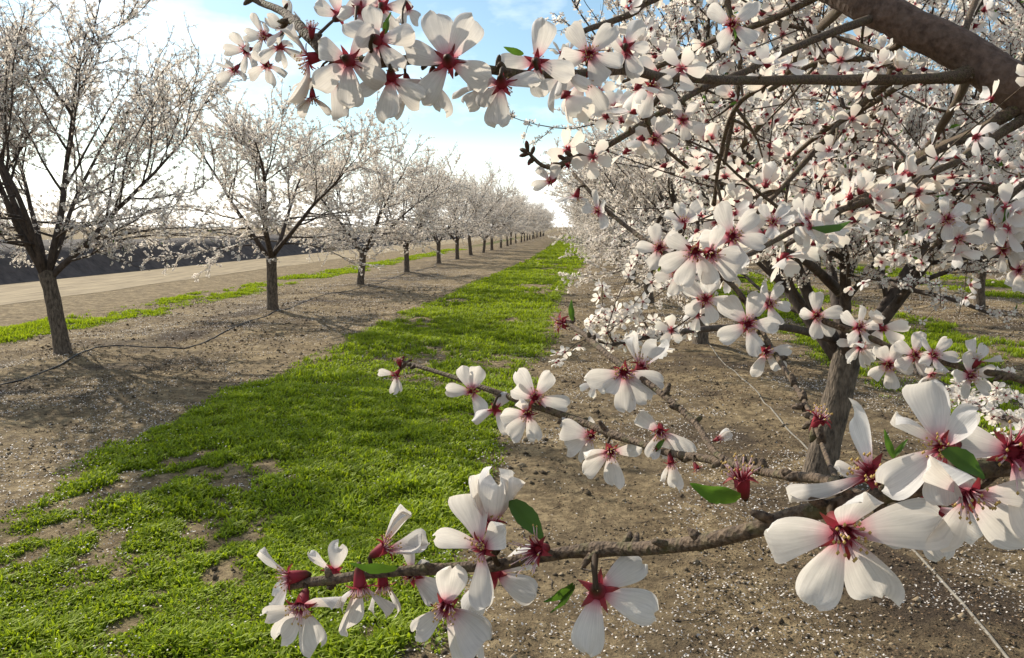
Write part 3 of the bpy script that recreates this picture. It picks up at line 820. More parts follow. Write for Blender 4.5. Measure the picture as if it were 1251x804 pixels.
# ------------------------------------------------------------------ the near tree whose boughs hang across the view
NB = np.array([NEAR_BASE[0], NEAR_BASE[1], hz(*NEAR_BASE)])
near = obj('almond_tree', None, label='close almond tree whose flowering twigs and thick bare bough cross the view', category='tree', group='blossoming trees of the right row')
near.location = NB
rn_ = np.random.default_rng(77)
FORK = np.array([1.62, -0.28, 0.98])
tb = Bag()
tp, tr = bez_world([(NB[0], NB[1], -0.12, .15), (NB[0] - .01, NB[1] + .02, .05, .125), (1.70, -.38, .5, .108), (*FORK, .105)], 16)
tube(tb, tp - NB, tr, 16, 0.03, rn_)
obj('trunk', tb.mesh('trunk'), M_BARK, near)

BR = {}
def branch(key, rows, tail=(), m=None, k=9, knob=0.05, name='branch', wander=0.0025):
    """rows: (px, py, distance, width in px); tail: world (x, y, z, r) points at the thick end"""
    q = px_rows(rows)
    n = max(24, len(q) * (14 if name == 'limb' else 7))
    p, r = bez_world(q, n)
    if len(tail):                                       # the thick end, running back to the fork outside the picture
        tq = np.concatenate([np.array(tail, float).reshape(-1, 4), q[:1]])
        lin = np.array([[np.interp(z, np.arange(len(tq)), tq[:, c]) for c in range(4)] for z in np.linspace(0, len(tq) - 1, 26)[:-1]])
        p = np.concatenate([lin[:, :3], p]); r = np.concatenate([lin[:, 3], r]); n = len(p)
    r = np.maximum(r, 0.0006)
    sm = lambda v: np.convolve(np.pad(v, 2, mode='edge'), [.12, .22, .32, .22, .12], 'valid')
    jt = rn_.normal(0, 1, (n, 3)) * (np.minimum(r, .006) * 0.22)[:, None]
    p = p + np.stack([sm(jt[:, c]) for c in range(3)], 1)
    r = r * (1 + (0.02 if name == 'limb' else 0.22) * sm(2.2 * np.clip(rn_.normal(0, 1, n), 0, 2) * (rn_.uniform(0, 1, n) < 0.16)))      # nodes and spur swellings
    b = Bag(); tube(b, p - NB, r, k, knob, rn_)
    # short bare spurs
    for _ in range(int(len(p) * 0.22) if name == 'branch' else 0):
        i = rn_.integers(2, len(p) - 2); d = side(nrm(p[i + 1] - p[i]), math.radians(rn_.uniform(50, 90)), rn_)
        l = rn_.uniform(0.002, 0.006)
        tube(b, np.array([p[i], p[i] + d * (r[i] + l * .5), p[i] + d * (r[i] + l)]) - NB, [0.0020, 0.0017, 0.0010], 6, 0.1, rn_)
    BR[key] = (p, r, b, m or M_TWIG, name)
    return p

branch('limb', [(1430, 232, .95, 64), (1251, 115, .95, 53), (1190, 73, .97, 48), (1100, 26, 1.0, 43), (1040, -3, 1.03, 40), (960, -50, 1.1, 36), (850, -140, 1.3, 26), (700, -260, 1.7, 14)],
       tail=[(*FORK, .07), (1.25, .25, 1.32, .055)], m=M_LIMB, k=22, knob=0.010, name='limb')
branch('B', [(1200, 84, .97, 30), (1175, 92, .96, 20), (1150, 95, .94, 14), (1100, 97, .91, 12), (1000, 97, .85, 11), (900, 98, .73, 11), (820, 94, .65, 12), (765, 85, .57, 12), (700, 90, .5, 11), (625, 90, .45, 10), (560, 77, .42, 11),
             (500, 73, .41, 12), (440, 76, .4, 14), (400, 66, .41, 16), (375, 42, .42, 14), (345, 15, .45, 10), (310, -2, .48, 8), (270, -22, .52, 6)])
branch('C', [(1060, 24, 1.0, 11), (957, 64, .9, 9), (909, 88, .85, 9), (860, 107, .8, 8), (826, 127, .76, 8), (787, 151, .73, 8), (738, 181, .7, 8), (700, 194, .69, 8), (676, 205, .69, 6), (660, 200, .69, 5), (645, 186, .69, 4)])
branch('D', [(1000, -62, 1.08, 12), (880, -40, .95, 10), (800, -2, .88, 9), (765, 19, .85, 8), (712, 38, .8, 7)])
branch('E1', [(1262, 140, .95, 14), (1215, 168, .93, 11), (1180, 190, .9, 10), (1130, 215, .83, 9), (1080, 238, .77, 9), (1010, 262, .68, 8), (950, 292, .6, 7), (900, 318, .53, 6), (855, 318, .5, 5)])
branch('E2', [(1245, 132, .95, 14), (1190, 165, .95, 9), (1130, 192, .93, 8), (1060, 237, .86, 8), (1000, 275, .8, 6), (960, 300, .75, 5)])
branch('G', [(1400, 545, .26, 30), (1251, 568, .245, 24), (1185, 575, .24, 25), (1130, 592, .235, 24), (1060, 610, .24, 23), (980, 628, .25, 22), (900, 652, .26, 20), (830, 667, .285, 18), (760, 671, .31, 17), (690, 675, .325, 15),
             (610, 690, .335, 14), (545, 695, .34, 13), (470, 699, .345, 12), (400, 708, .35, 12), (352, 716, .355, 10)],
       tail=[(*FORK, .03), (1.2, -.05, 1.22, .018), (.6, .15, 1.40, .009)], k=16, knob=0.014)
branch('I', [(1055, 606, .245, 10), (1000, 585, .28, 11), (930, 576, .34, 11), (870, 562, .40, 10), (810, 551, .46, 9), (750, 531, .51, 9), (690, 508, .55, 9), (630, 487, .58, 8), (560, 463, .62, 6), (505, 446, .66, 5), (487, 443, .67, 5)])
branch('H', [(935, 577, .34, 9), (895, 566, .37, 9), (870, 548, .39, 8), (845, 513, .42, 8), (803, 477, .45, 8), (740, 432, .51, 8), (715, 410, .55, 7), (690, 393, .59, 5)])
branch('F', [(1030, 605, .26, 7), (1015, 572, .29, 6), (991, 508, .37, 6), (965, 461, .43, 6), (933, 409, .49, 6), (902, 357, .51, 6), (870, 330, .52, 6), (835, 318, .53, 6), (803, 304, .58, 6), (745, 260, .64, 5), (715, 228, .68, 4), (700, 212, .70, 4)])
branch('J', [(1380, 510, .5, 11), (1251, 465, .55, 9), (1190, 452, .58, 8), (1110, 432, .62, 7), (1050, 408, .66, 8), (985, 385, .7, 6)], tail=[(*FORK, .03), (1.25, .12, 1.2, .010), (.8, .35, 1.36, .005)])
branch('K', [(1400, 120, .72, 13), (1251, 225, .7, 9), (1212, 262, .69, 8), (1165, 285, .68, 7), (1140, 300, .68, 5)], tail=[(1.0, .5, 1.55, .02)])
branch('K2', [(1330, 250, .7, 10), (1251, 300, .69, 8), (1215, 290, .68, 7), (1190, 275, .68, 5)], tail=[(1.0, .5, 1.55, .018)])
branch('M1', [(1100, 90, .95, 9), (1050, 130, 1.0, 8), (1010, 168, 1.0, 7), (950, 235, .95, 6), (900, 285, .9, 5)])
branch('M2', [(1150, 98, .98, 9), (1110, 100, 1.05, 8), (1060, 130, 1.15, 7), (1000, 165, 1.2, 6), (960, 200, 1.25, 4)])
branch('M3', [(1020, -15, 1.04, 9), (940, 25, 1.1, 8), (880, 45, 1.15, 7), (825, 72, 1.2, 6), (760, 100, 1.25, 4)])
branch('M4', [(1120, 100, .95, 8), (1085, 78, 1.0, 7), (1030, 72, 1.02, 7), (990, 80, 1.05, 6), (940, 110, 1.05, 5)])
branch('M5', [(945, 97, .80, 7), (900, 130, .85, 6), (880, 190, .9, 5), (872, 250, .95, 4)])
branch('M6', [(880, -60, 1.2, 8), (890, 10, 1.15, 7), (905, 80, 1.15, 6), (885, 200, 1.2, 5)])
branch('M7', [(1172, 62, .98, 10), (1182, 30, 1.0, 8), (1195, -10, 1.05, 7), (1215, -80, 1.1, 5)])
branch('M8', [(1120, 35, 1.0, 9), (1080, 62, 1.05, 7), (1030, 48, 1.1, 6), (950, 30, 1.15, 5), (920, 45, 1.2, 4)])
branch('M9', [(820, 100, .66, 9), (800, 125, .66, 7), (790, 140, .68, 6), (800, 170, .7, 5), (840, 205, .74, 4)])
branch('S2', [(1251, 128, .97, 16), (1170, 170, 1.4, 12), (1060, 215, 1.8, 10), (960, 240, 2.1, 6)])
branch('S4', [(1420, 250, .96, 16), (1260, 230, 1.4, 12), (1170, 235, 1.7, 9), (1090, 250, 2.0, 6)])
branch('S5', [(1100, 28, 1.0, 14), (1090, 90, 1.5, 11), (1060, 150, 1.8, 8), (1020, 190, 2.0, 5)])
branch('S6', [(1190, 78, .98, 14), (1170, 120, 1.5, 10), (1140, 170, 1.9, 8), (1100, 220, 2.2, 5)])
branch('S7', [(1040, -4, 1.04, 14), (980, 60, 1.6, 10), (930, 150, 2.0, 8), (870, 220, 2.3, 5)])

# flowers of the bulk: smaller in the picture than those built one by one below
BULK = {'B': ((0.12, 0.50), .075), 'C': ((.15, .7), .06), 'D': ((.2, .95), .04), 'E1': ((.25, .9), .045), 'E2': ((.3, 1), .040), 'M1': ((.1, 1), .050), 'M2': ((.1, 1), .050), 'M3': ((.05, 1), .060), 'M4': ((.2, 1), .070),
        'M5': ((.2, 1), .050), 'M6': ((.1, 1), .045), 'M7': ((.1, 1), .07), 'M8': ((.1, 1), .05), 'M9': ((.15, 1), .05), 'F': ((.5, .72), .04), 'J': ((.72, 1), .04), 'K': ((.5, 1), .024), 'K2': ((.5, 1), .03)}
fl, fd = [], []
for kx, ((a, b2), sp_) in BULK.items():
    p = BR[kx][0]; i0, i1 = int(a * (len(p) - 1)), max(int(b2 * (len(p) - 1)), int(a * (len(p) - 1)) + 2)
    sk = Skel(); sk.flowers(p[i0:i1 + 1], sp_, rn_, 0, 0.016)
    fl += sk.bl; fd += sk.bd
for kx in ('S2', 'S4', 'S5', 'S6', 'S7'):
    p, r, bb, m_, nm = BR[kx]
    sk = Skel(); tmp = Bag()
    q = p - NB
    i0 = len(q) // 3
    shoots(sk, bb, q[i0:], 8, rn_, 0.040, 0.12, 0.32, 3, 0.0, 4, 0.0, 0.55)
    sk.flowers(q[i0:], 0.035, rn_)
    fl += [x + NB for x in sk.bl]; fd += sk.bd
for kx in ('M1', 'M2', 'M3', 'M4', 'M5', 'M6', 'M8', 'E2'):
    p, r, bb, m_, nm = BR[kx]
    sk = Skel()
    q = p - NB
    shoots(sk, bb, q[len(q) // 4:], 4, rn_, 0.045, 0.05, 0.16, 1, 0.0, 5, 0.0, 0.40)
    fl += [x + NB for x in sk.bl]; fd += sk.bd
for kx, (p, r, b, m_, nm) in BR.items():
    obj(nm, b.mesh(nm), m_, near)

# limbs on the far side of the trunk, outside the picture
for az in (0.1, -0.9, -2.2, -3.05):
    lb = Bag(); sk = Skel(); po = math.radians(38)
    d = np.array([math.cos(az) * math.sin(po), math.sin(az) * math.sin(po), math.cos(po)])
    b1 = grow_line(FORK - NB - np.array([0, 0, .08]), d, 2.6, 12, 0.05, 0.02, rn_)
    tube(lb, b1, np.linspace(.06, .012, len(b1)), 9, .03, rn_)
    for q in range(8):
        p0, d1 = at(b1, 0.2 + .1 * q)
        b2 = grow_line(p0, side(d1, math.radians(45), rn_, .3), 1.2, 8, .08, .04, rn_)
        if any(w_[1] > -0.25 and w_[0] < 1.5 for w_ in b2 + NB): continue
        tube(lb, b2, np.linspace(.014, .004, len(b2)), 5, .03, rn_)
        shoots(sk, lb, b2, 7, rn_, .05)
    obj('limb', lb.mesh('limb'), M_LIMB, near)
    ok = [(a + NB, b) for a, b in zip(sk.bl, sk.bd)]
    fl += [a for a, b in ok]; fd += [b for a, b in ok]
fl = np.array(fl); fd = np.array(fd)
# keep the bulk clear of the lens
rel = (fl - CAM_LOC) @ CR
okm = ~((-rel[:, 2] > 0) & (-rel[:, 2] < 0.42) & (np.abs(rel[:, 0]) < 0.5)) & (np.linalg.norm(rel, axis=1) > 0.3)
fl, fd = fl[okm], fd[okm]
n = len(fl); sz = rn_.uniform(.0155, .0205, n)
G_BULK = petal_grid(5, 6)
bb = Bag(); petals_batch(bb, fl - NB, fd, sz, G_BULK, rn_, open_=np.where(rn_.uniform(0, 1, n) < .25, rn_.uniform(12, 45, n), rn_.uniform(60, 98, n)), keep=.90)
crown = obj('crown', bb.mesh('crown'), M_BULKPETAL, near, kind='stuff')
sb = Bag(); stars_batch(sb, fl - NB, fd, sz, rn_, .25)
obj('calyces', sb.mesh('calyces'), M_CALYX, crown, kind='stuff')
ix = rn_.choice(n, n // 14)
lb = Bag(); leaves_batch(lb, fl[ix] - NB, nrm(fd[ix] + rn_.normal(0, .5, (len(ix), 3))), rn_.uniform(.012, .03, len(ix)), rn_)
obj('young_leaves', lb.mesh('young_leaves'), M_LEAF, crown, kind='stuff')

# ---- blossoms one can tell apart, each a part of its own
def lathe(bag, c, A, prof, k, t):
    A_, E1, E2 = frames(np.array([A]), np.zeros(1)); A_, E1, E2 = A_[0], E1[0], E2[0]
    ang = np.arange(k) * 2 * math.pi / k
    V = [c + A_ * z + r * (np.cos(ang)[:, None] * E1 + np.sin(ang)[:, None] * E2) for (r, z) in prof]
    V = np.concatenate(V)
    i = np.arange(len(prof) - 1)[:, None] * k; j = np.arange(k)[None]; j2 = (j + 1) % k
    bag.add(V, np.stack([i + j, i + j2, i + k + j2, i + k + j], -1).reshape(-1, 4), None, t=np.repeat(t, k), rnd=rn_.uniform())
def one_petal(bag, c, A, rad, th, ln, rng, wmul=1.0):
    U, S, Wd, Q = G_HERO
    tan = np.cross(A, rad)
    dirv = math.sin(th) * rad + math.cos(th) * A
    nor = math.cos(th) * rad - math.sin(th) * A
    ph = rng.uniform(0, 6.28, 3); cup = rng.uniform(.5, 1.2); tw = rng.normal(0, .14); curl = rng.normal(0.02, .10)
    bend = 0.16 * cup * S * (1 - S) * 2.2 - 0.24 * cup * U ** 2 * S ** 0.8 + curl * S ** 3 + tw * U * S
    bend = bend + 0.045 * np.sin(U * 3.6 + ph[0]) * S ** 2 + 0.022 * np.sin(S * 8 + U * 5 + ph[1]) * S + 0.016 * np.sin(U * 9 + S * 5 + ph[2]) * S ** 2
    asym = 1 + 0.12 * rng.normal() * U
    s_ = S * (1 + 0.03 * np.sin(U * 3 + ph[2]) * S ** 3)
    V = c + ln * (s_[:, None] * dirv + (Wd * asym * wmul)[:, None] * tan + bend[:, None] * nor)
    bag.add(V, Q, None, t=S, u=U, rnd=rng.uniform())
def nearest_branch(px, py):
    best = None
    for kx, (p, r, b, m_, nm) in BR.items():
        if kx[0] in 'SM' and kx != 'M9' or nm == 'limb': continue
        rl = (p - CAM_LOC) @ CR; d = -rl[:, 2]
        with np.errstate(all='ignore'):
            x = 625.5 + rl[:, 0] / d * FPX; y = 402 - rl[:, 1] / d * FPX
        e = np.hypot(x - px, y - py); e[d < 0.05] = 1e9
        i = int(np.argmin(e))
        if best is None or e[i] < best[0]: best = (e[i], d[i], p[i], r[i])
    return best
def sepals(bag, c, A, s, rng, rot, E1, E2, ln=.0062, th=1.50):
    for q in range(5):
        a = rot + (q + .5) * 2 * math.pi / 5
        rad = math.cos(a) * E1 + math.sin(a) * E2; tan = np.cross(A, rad)
        t2 = th + rng.normal(0, .18)
        dv = math.sin(t2) * rad + math.cos(t2) * A; nn_ = math.cos(t2) * rad - math.sin(t2) * A
        V, rows = [], 5
        for z in range(rows):
            f = z / (rows - 1); wd = .0015 * (1 - f ** 1.3) + .0001
            for u in (-1, 0, 1):
                V.append(c + s * (rad * .0026 + dv * ln * f + tan * wd * u + nn_ * (.0006 * (1 - abs(u)) + .0015 * f * f)))
        Q = [[z * 3 + u, z * 3 + u + 1, z * 3 + 4 + u, z * 3 + 3 + u] for z in range(rows - 1) for u in range(2)]
        bag.add(np.array(V), Q, None, t=np.repeat(np.linspace(.35, 1, rows), 3), rnd=rng.uniform())
COUNT = [0]
def hero(px, py, size, axis, open_=78, pet=None, d=None, dz=0.010, spent=False, keep=5, st=True, label=None, seplen=.0048, stl=0.62, seed=None):
    """size: picture width of the open flower; axis: where it faces, as (right, up, towards viewer);
       pet: list of (direction in the picture in degrees, opening, relative length)"""
    rng = np.random.default_rng(1000 + COUNT[0] if seed is None else seed); COUNT[0] += 1
    nbst = nearest_branch(px, py)
    dd = (nbst[1] - dz) if d is None else d
    s = size * (0.91 if size < 135 and py < 560 else 1.0) * dd / FPX / 0.043
    A = nrm(axis[0] * RIGHT + axis[1] * UP + axis[2] * TOW)
    c = P(px, py, dd)
    e1 = RIGHT - A * np.dot(RIGHT, A)
    if np.linalg.norm(e1) < .2: e1 = UP - A * np.dot(UP, A)
    E1 = nrm(e1); E2 = np.cross(A, E1)
    rot = rng.uniform(0, 1.25)
    if pet is None:
        pl = [(rot + q * 2 * math.pi / 5 + rng.normal(0, .10), open_ + rng.normal(0, 7), rng.uniform(.92, 1.08)) for q in range(5)]
        if keep < 5: pl = [pl[q] for q in rng.permutation(5)[:keep]]
        rads = [math.cos(a) * E1 + math.sin(a) * E2 for a, _, _ in pl]
    else:
        pl, rads = pet, []
        for a, *_ in pet:
            v = math.cos(math.radians(a)) * RIGHT + math.sin(math.radians(a)) * UP
            v = v - A * np.dot(v, A)
            rads.append(nrm(v))
        v = rads[0]; rot = math.atan2(np.dot(v, E2), np.dot(v, E1))
    base = c - NB
    cb_ = Bag()
    lathe(cb_, base, A, [(.0009 * s, -.0100 * s), (.0019 * s, -.0085 * s), (.0026 * s, -.005 * s), (.0032 * s, -.001 * s), (.0030 * s, 0), (.0020 * s, -.002 * s), (.0003 * s, -.003 * s)], 10, np.array([.05, .2, .35, .5, .6, .5, .5]))
    sepals(cb_, base, A, s, rng, rot, E1, E2, seplen)
    foot = base - A * .0100 * s; anchor = nbst[2] - NB
    gap = np.linalg.norm(anchor - foot)
    if gap < .09:
        midp = foot * .5 + anchor * .5 - A * min(.006, gap * .25)
        q = spline(np.array([anchor, midp, foot]), 7)
        tube(cb_, q, np.linspace(.0015 * min(1, s), .0010 * s, 7), 6, .06, rng, t=.02, rnd=.5)
    else:
        tube(cb_, np.array([foot, foot - A * .006 * s]), .001 * s, 5, t=.02, rnd=.5)
    if not spent:
        pb = Bag()
        for (a, op, l, *wm), rd in zip(pl, rads):
            one_petal(pb, base + rd * .0021 * s, A, rd, math.radians(op), l * .0195 * s, rng, wm[0] if wm else 1.0)
        me = pb.mesh('blossom'); main = obj('blossom', me, M_PETAL, near)
        obj('calyx', cb_.mesh('calyx'), M_CALYX, main)
    else:
        main = obj('spent_blossom', cb_.mesh('spent_blossom'), M_CALYX, near, label=label or 'crimson flower that has lost its petals')
    if st:
        sbg = Bag()
        nst = 26 if size > 60 else 16
        for q in range(nst):
            a = rng.uniform(0, 6.28); sp = math.radians(rng.uniform(4, 50 if not spent else 62)); L_ = s * rng.uniform(.006, .0125) * stl
            rd = math.cos(a) * E1 + math.sin(a) * E2
            p0 = base + s * (rd * .0018 - A * .0012); p2 = p0 + L_ * (math.cos(sp) * A + math.sin(sp) * rd); p1 = p0 * .5 + p2 * .5 + A * L_ * .08
            tube(sbg, np.array([p0, p1, p2]), np.array([.00030, .00026, .0002]) * s, 4, t=0)
            sbg.A['t'][-1] = np.concatenate([np.repeat([0, .5, .8], 4), [.8, 0]]).astype(float)
            oc = np.array([[1, 0, 0], [0, 1, 0], [-1, 0, 0], [0, -1, 0], [0, 0, 1.3], [0, 0, -1.3]]) * .00052 * s
            T = np.array([[0, 1, 4], [1, 2, 4], [2, 3, 4], [3, 0, 4], [1, 0, 5], [2, 1, 5], [3, 2, 5], [0, 3, 5]])
            sbg.add(p2 + oc, None, T, t=1.0)
        sbg.A['rnd'] = [np.full(sbg.n, .5)]
        obj('stamens', sbg.mesh('stamens'), M_STAMEN, main)
    return main

T_ = (0, 0, 1)
# lower twig, left to right
hero(352, 706, 112, (-.85, -.1, .25), 62, [(150, 40, .85), (200, 70, 1.0), (245, 62, .95)], dz=.004)
hero(367, 742, 120, (-.05, -.55, .85), 80, [(200, 84, .75), (240, 85, .95), (283, 82, 1.0), (28, 88, .95)], dz=.014)
hero(408, 698, 96, (.1, .5, -.6), 84, [(75, 80, .9), (130, 84, .8)], dz=-.012, st=False)
hero(440, 718, 112, (.12, -.98, .18), 34, [(268, 26, 1.25), (300, 40, .9), (240, 60, .6)], dz=.01)
hero(468, 716, 92, (.1, -.95, .15), 40, [(285, 30, .9), (255, 34, .8)], dz=-.004)
hero(472, 668, 108, (.80, .50, .12), 26, [(20, 22, 1.0), (50, 30, 1.0), (75, 30, .9), (0, 34, .8)], dz=.004)
hero(503, 702, 100, (-.3, .2, .9), 78, [(100, 82, .75), (330, 84, 1.05), (35, 70, .55)], dz=-.004)
hero(545, 742, 128, (-.15, -.40, .90), 78, [(78, 84, 1.05), (222, 76, .80), (296, 84, 1.22), (328, 70, 1.0), (338, 88, .95)], dz=.020)
hero(588, 670, 122, (-.72, -.05, .68), 66, [(168, 52, 1.0), (120, 96, 1.1), (28, 88, 1.0), (288, 86, 1.15)], dz=.018)
hero(604, 700, 120, (.3, -.45, -.75), 82, [(25, 84, 1.0), (330, 84, 1.0), (245, 84, 1.05)], dz=-.014, st=False)
hero(601, 636, 116, (.03, 1.0, .10), 20, [(100, 16, 1.2), (70, 18, 1.2), (150, 26, 1.1), (30, 26, 1.1), (270, 20, 1.1)], dz=.008)
hero(656, 672, 118, (-.55, .1, .82), spent=True, dz=.012, stl=1.25)
hero(730, 722, 142, (.15, -.35, -.88), 84, [(262, 86, 1.05), (338, 86, 1.05), (32, 84, .95)], dz=.012, st=True, seplen=0.0058)
# lower twig, right part
hero(905, 582, 140, (-.25, .92, .28), spent=True, dz=.02, stl=.75)
hero(1032, 652, 200, (0, -.30, .95), 80, [(177, 84, 1.0), (247, 84, 1.0), (302, 84, 1.08), (18, 84, 1.12), (95, 60, .95)], dz=.020, seed=4242, seplen=0.0058)
hero(1064, 578, 170, (-.55, .50, .55), 70, [(112, 84, .95, .7), (195, 80, 1.2, .42), (168, 45, .5)], dz=.004)
hero(1150, 548, 146, (-.90, -.12, .42), 72, [(118, 96, 1.15), (150, 48, .92), (205, 70, 1.25), (262, 88, 1.0), (30, 90, .9)], dz=.024)
hero(1184, 606, 182, (.02, -.62, .78), 78, [(262, 84, 1.05), (318, 86, 1.3), (20, 84, 1.0), (128, 84, 1.0)], dz=.026)
hero(1240, 552, 190, (-.15, .1, .98), 84, [(165, 84, .80), (285, 86, 1.15), (320, 86, 1.2)], dz=.03, stl=1.2)
hero(1135, 620, 150, (.1, -.5, -.8), 84, [(215, 80, .9), (275, 84, .8), (330, 84, .9)], dz=-.01, st=False)
hero(1003, 510, 120, (.25, .75, .45), spent=True, dz=.012, stl=.55, label='small crimson bud in front of the right trunk')
# middle twigs
hero(483, 458, 52, (-.4, -.55, .7), 72, [(170, 76, .9), (255, 76, 1.0), (285, 70, .9)])
hero(487, 440, 46, (-.1, .6, .3), spent=True)
hero(576, 478, 66, (-.3, .1, .9), 80, [(178, 84, 1.05), (70, 84, 1.1), (110, 84, 1.1), (310, 84, 1.2)])
hero(605, 500, 64, (.1, -.4, -.8), 84, [(300, 84, 1.1), (200, 84, 1.1), (60, 84, .9)], st=False)
hero(654, 486, 80, (.1, .25, .95), 82, [(125, 84, 1.1), (60, 84, 1.0), (345, 84, 1.15), (165, 70, .9)])
hero(645, 505, 78, (-.05, -.4, .9), 80, [(180, 82, .95), (240, 84, 1.1), (285, 84, 1.0), (110, 70, .8)], dz=.02)
hero(722, 533, 66, (-.2, -.4, .85), 78, [(160, 84, 1.3), (255, 80, 1.1), (215, 84, 1.2)], dz=.006)
hero(746, 552, 84, (.1, -.35, .9), 80, [(10, 86, 1.05), (278, 84, 1.1), (215, 84, 1.1), (175, 84, .9)], dz=.012)
hero(708, 528, 55, (-.2, .8, -.3), 60, [(140, 60, 1.1), (40, 60, .9)], dz=-.01, st=False)
hero(820, 566, 58, (.1, -.9, .3), 30, [(280, 24, 1.2), (250, 40, .9)], dz=.004)
hero(852, 573, 44, (.3, -.7, .5), spent=True)
hero(684, 394, 92, (-.75, .1, .62), spent=True, dz=.004, label='half-open pale crimson bud at the twig tip')
hero(762, 455, 100, (-.05, -.15, .95), 80, [(190, 86, 1.05), (345, 86, 1.1), (275, 84, 1.05), (225, 70, .7), (310, 80, 1.0)], dz=.02)
hero(784, 446, 94, (.35, .75, .35), 52, [(95, 60, 1.0), (58, 70, 1.25), (130, 50, .9)], dz=-.012)
hero(806, 528, 82, (-.2, -.45, .8), 74, [(130, 84, 1.0), (290, 70, 1.0), (330, 84, 1.3), (250, 60, .9)], dz=.012)
hero(800, 548, 40, (-.8, .1, .4), spent=True)
hero(878, 536, 40, (.7, .4, .5), 20, [(30, 20, 1), (90, 24, 1), (330, 24, .9)], dz=.004)
# middle cluster on the right
hero(914, 396, 82, (-.05, .05, 1), 82, [(205, 84, 1.1), (285, 84, 1.1), (0, 84, 1.0), (75, 84, 1.1), (140, 84, 1.2)], dz=.02)
hero(936, 430, 66, (.05, -.35, .9), 80, [(245, 84, 1.15), (310, 84, 1.1), (10, 84, 1.0)], dz=.012)
hero(940, 371, 62, (.2, .1, .95), 80)
hero(862, 366, 68, (-.2, .1, .9), 84)
hero(998, 386, 64, (.1, .05, 1), 78)
hero(1050, 400, 64, (.15, .2, .95), 80)
hero(1052, 424, 56, (.3, -.5, .7), 76, keep=4)
hero(849, 307, 92, (-.2, -.35, .9), 80, [(250, 84, 1.1), (205, 84, 1.1), (150, 84, .9), (300, 84, 1.1)], dz=.02)
hero(869, 310, 90, (.15, -.4, .9), 80, [(275, 84, 1.2), (320, 84, 1.1), (0, 84, .9), (90, 84, .9)], dz=.024)
hero(895, 289, 88, (.05, .1, 1), 84, [(45, 84, 1.0), (345, 84, 1.0), (275, 84, 1.1), (190, 84, 1.1), (115, 84, 1.1)], dz=.02)
hero(944, 271, 62, (-.1, .4, .85), 66, keep=4)
hero(987, 271, 72, (.05, -.05, 1), 84)
hero(806, 303, 66, (.0, .1, .95), 84)
hero(826, 335, 62, (-.3, -.5, .7), 74, keep=4)
hero(835, 270, 58, (-.2, .7, .5), 64)
hero(1086, 446, 66, (-.1, -.2, .95), 82)
hero(1118, 434, 62, (.0, .1, .95), 82)
hero(1141, 434, 60, (.1, .2, .9), 80)
hero(1139, 458, 46, (.0, -.6, .7), 74, keep=4)
hero(1186, 459, 68, (.1, -.05, .95), 82)
hero(1196, 440, 60, (.3, .7, .4), 55, keep=3)
hero(1158, 268, 62, (-.1, .1, .95), 82)
hero(1172, 292, 56, (.2, -.4, .8), 80)
hero(1212, 272, 68, (.2, .2, .95), 80)
hero(1226, 305, 64, (.1, -.3, .9), 80)
hero(1245, 330, 60, (.3, -.3, .8), 80)
# upper flowering twig, mostly seen from behind
BK = -.92
hero(426, 74, 108, (.05, .15, BK), 84, [(150, 86, 1.0), (215, 86, 1.1), (270, 86, 1.15), (330, 86, 1.0), (50, 86, 1.05)], dz=.016, seplen=0.0061)
hero(461, 50, 104, (.1, .1, BK), 84, [(10, 86, 1.0), (150, 86, 1.0), (250, 86, 1.0), (310, 86, .9), (100, 86, .9)], dz=.012, seplen=0.0061)
hero(478, 95, 96, (-.1, -.2, BK), 84, [(205, 86, 1.0), (265, 84, 1.2), (320, 86, 1.1)], dz=.008, seplen=0.0056)
hero(548, 76, 118, (.0, .05, BK), 84, [(105, 80, 1.3), (62, 86, 1.25), (165, 86, 1.0), (340, 86, 1.0), (235, 86, 1.1)], dz=.018, seplen=.0064)
hero(613, 103, 104, (.05, -.15, BK), 84, [(268, 86, 1.2), (165, 86, 1.0), (10, 86, 1.0), (225, 86, .8)], dz=.016, seplen=.0064)
hero(655, 76, 98, (.1, .2, BK), 84, [(190, 86, 1.1), (340, 86, 1.1), (80, 84, 1.2), (280, 86, .9)], dz=.014, seplen=0.0056)
hero(720, 66, 90, (.1, .1, .9), 82, [(50, 84, 1.1), (130, 84, 1.0), (200, 84, 1.0), (290, 84, 1.05), (340, 84, 1.05)], dz=.014)
hero(764, 58, 78, (.15, .15, BK), 84, [(60, 84, 1.1), (150, 84, 1.0), (290, 84, 1.1), (0, 84, .8)], dz=.01, seplen=0.0062)
hero(796, 106, 70, (.0, -.4, .85), 78, [(255, 80, 1.2), (320, 84, 1.1), (30, 84, .8)], dz=.01)
hero(712, 98, 86, (-.1, -.6, .5), 70, [(250, 70, 1.2), (300, 74, 1.2), (200, 84, 1.0)], dz=-.006)
hero(690, 88, 84, (.1, -.5, -.6), 80, [(260, 84, 1.2), (310, 84, 1.0), (210, 84, 1.0)], dz=-.01, st=False)
hero(590, 108, 84, (-.1, -.7, -.4), 70, [(250, 70, 1.1), (210, 80, 1.0), (310, 74, 1.0)], dz=-.012, st=False)
hero(528, 100, 98, (-.1, -.6, -.6), 76, [(230, 80, 1.1), (280, 80, 1.1), (185, 84, 1.0)], dz=-.012, st=False)
hero(500, 108, 88, (.2, -.8, -.3), 60, [(260, 60, 1.1), (300, 66, 1.0)], dz=-.018, st=False)
hero(376, 72, 112, (-.75, -.2, .1), 66, [(215, 66, 1.1), (165, 70, 1.0), (250, 66, 1.1), (120, 70, .9)], dz=-.004)
hero(400, 92, 100, (-.3, -.8, .2), 60, [(230, 60, 1.1), (265, 56, 1.2), (300, 60, 1.0)], dz=-.010)
hero(382, 120, 62, (.1, -.9, .2), 50, [(250, 56, 1.0), (290, 60, 1.0), (200, 70, .8)], dz=-.01)
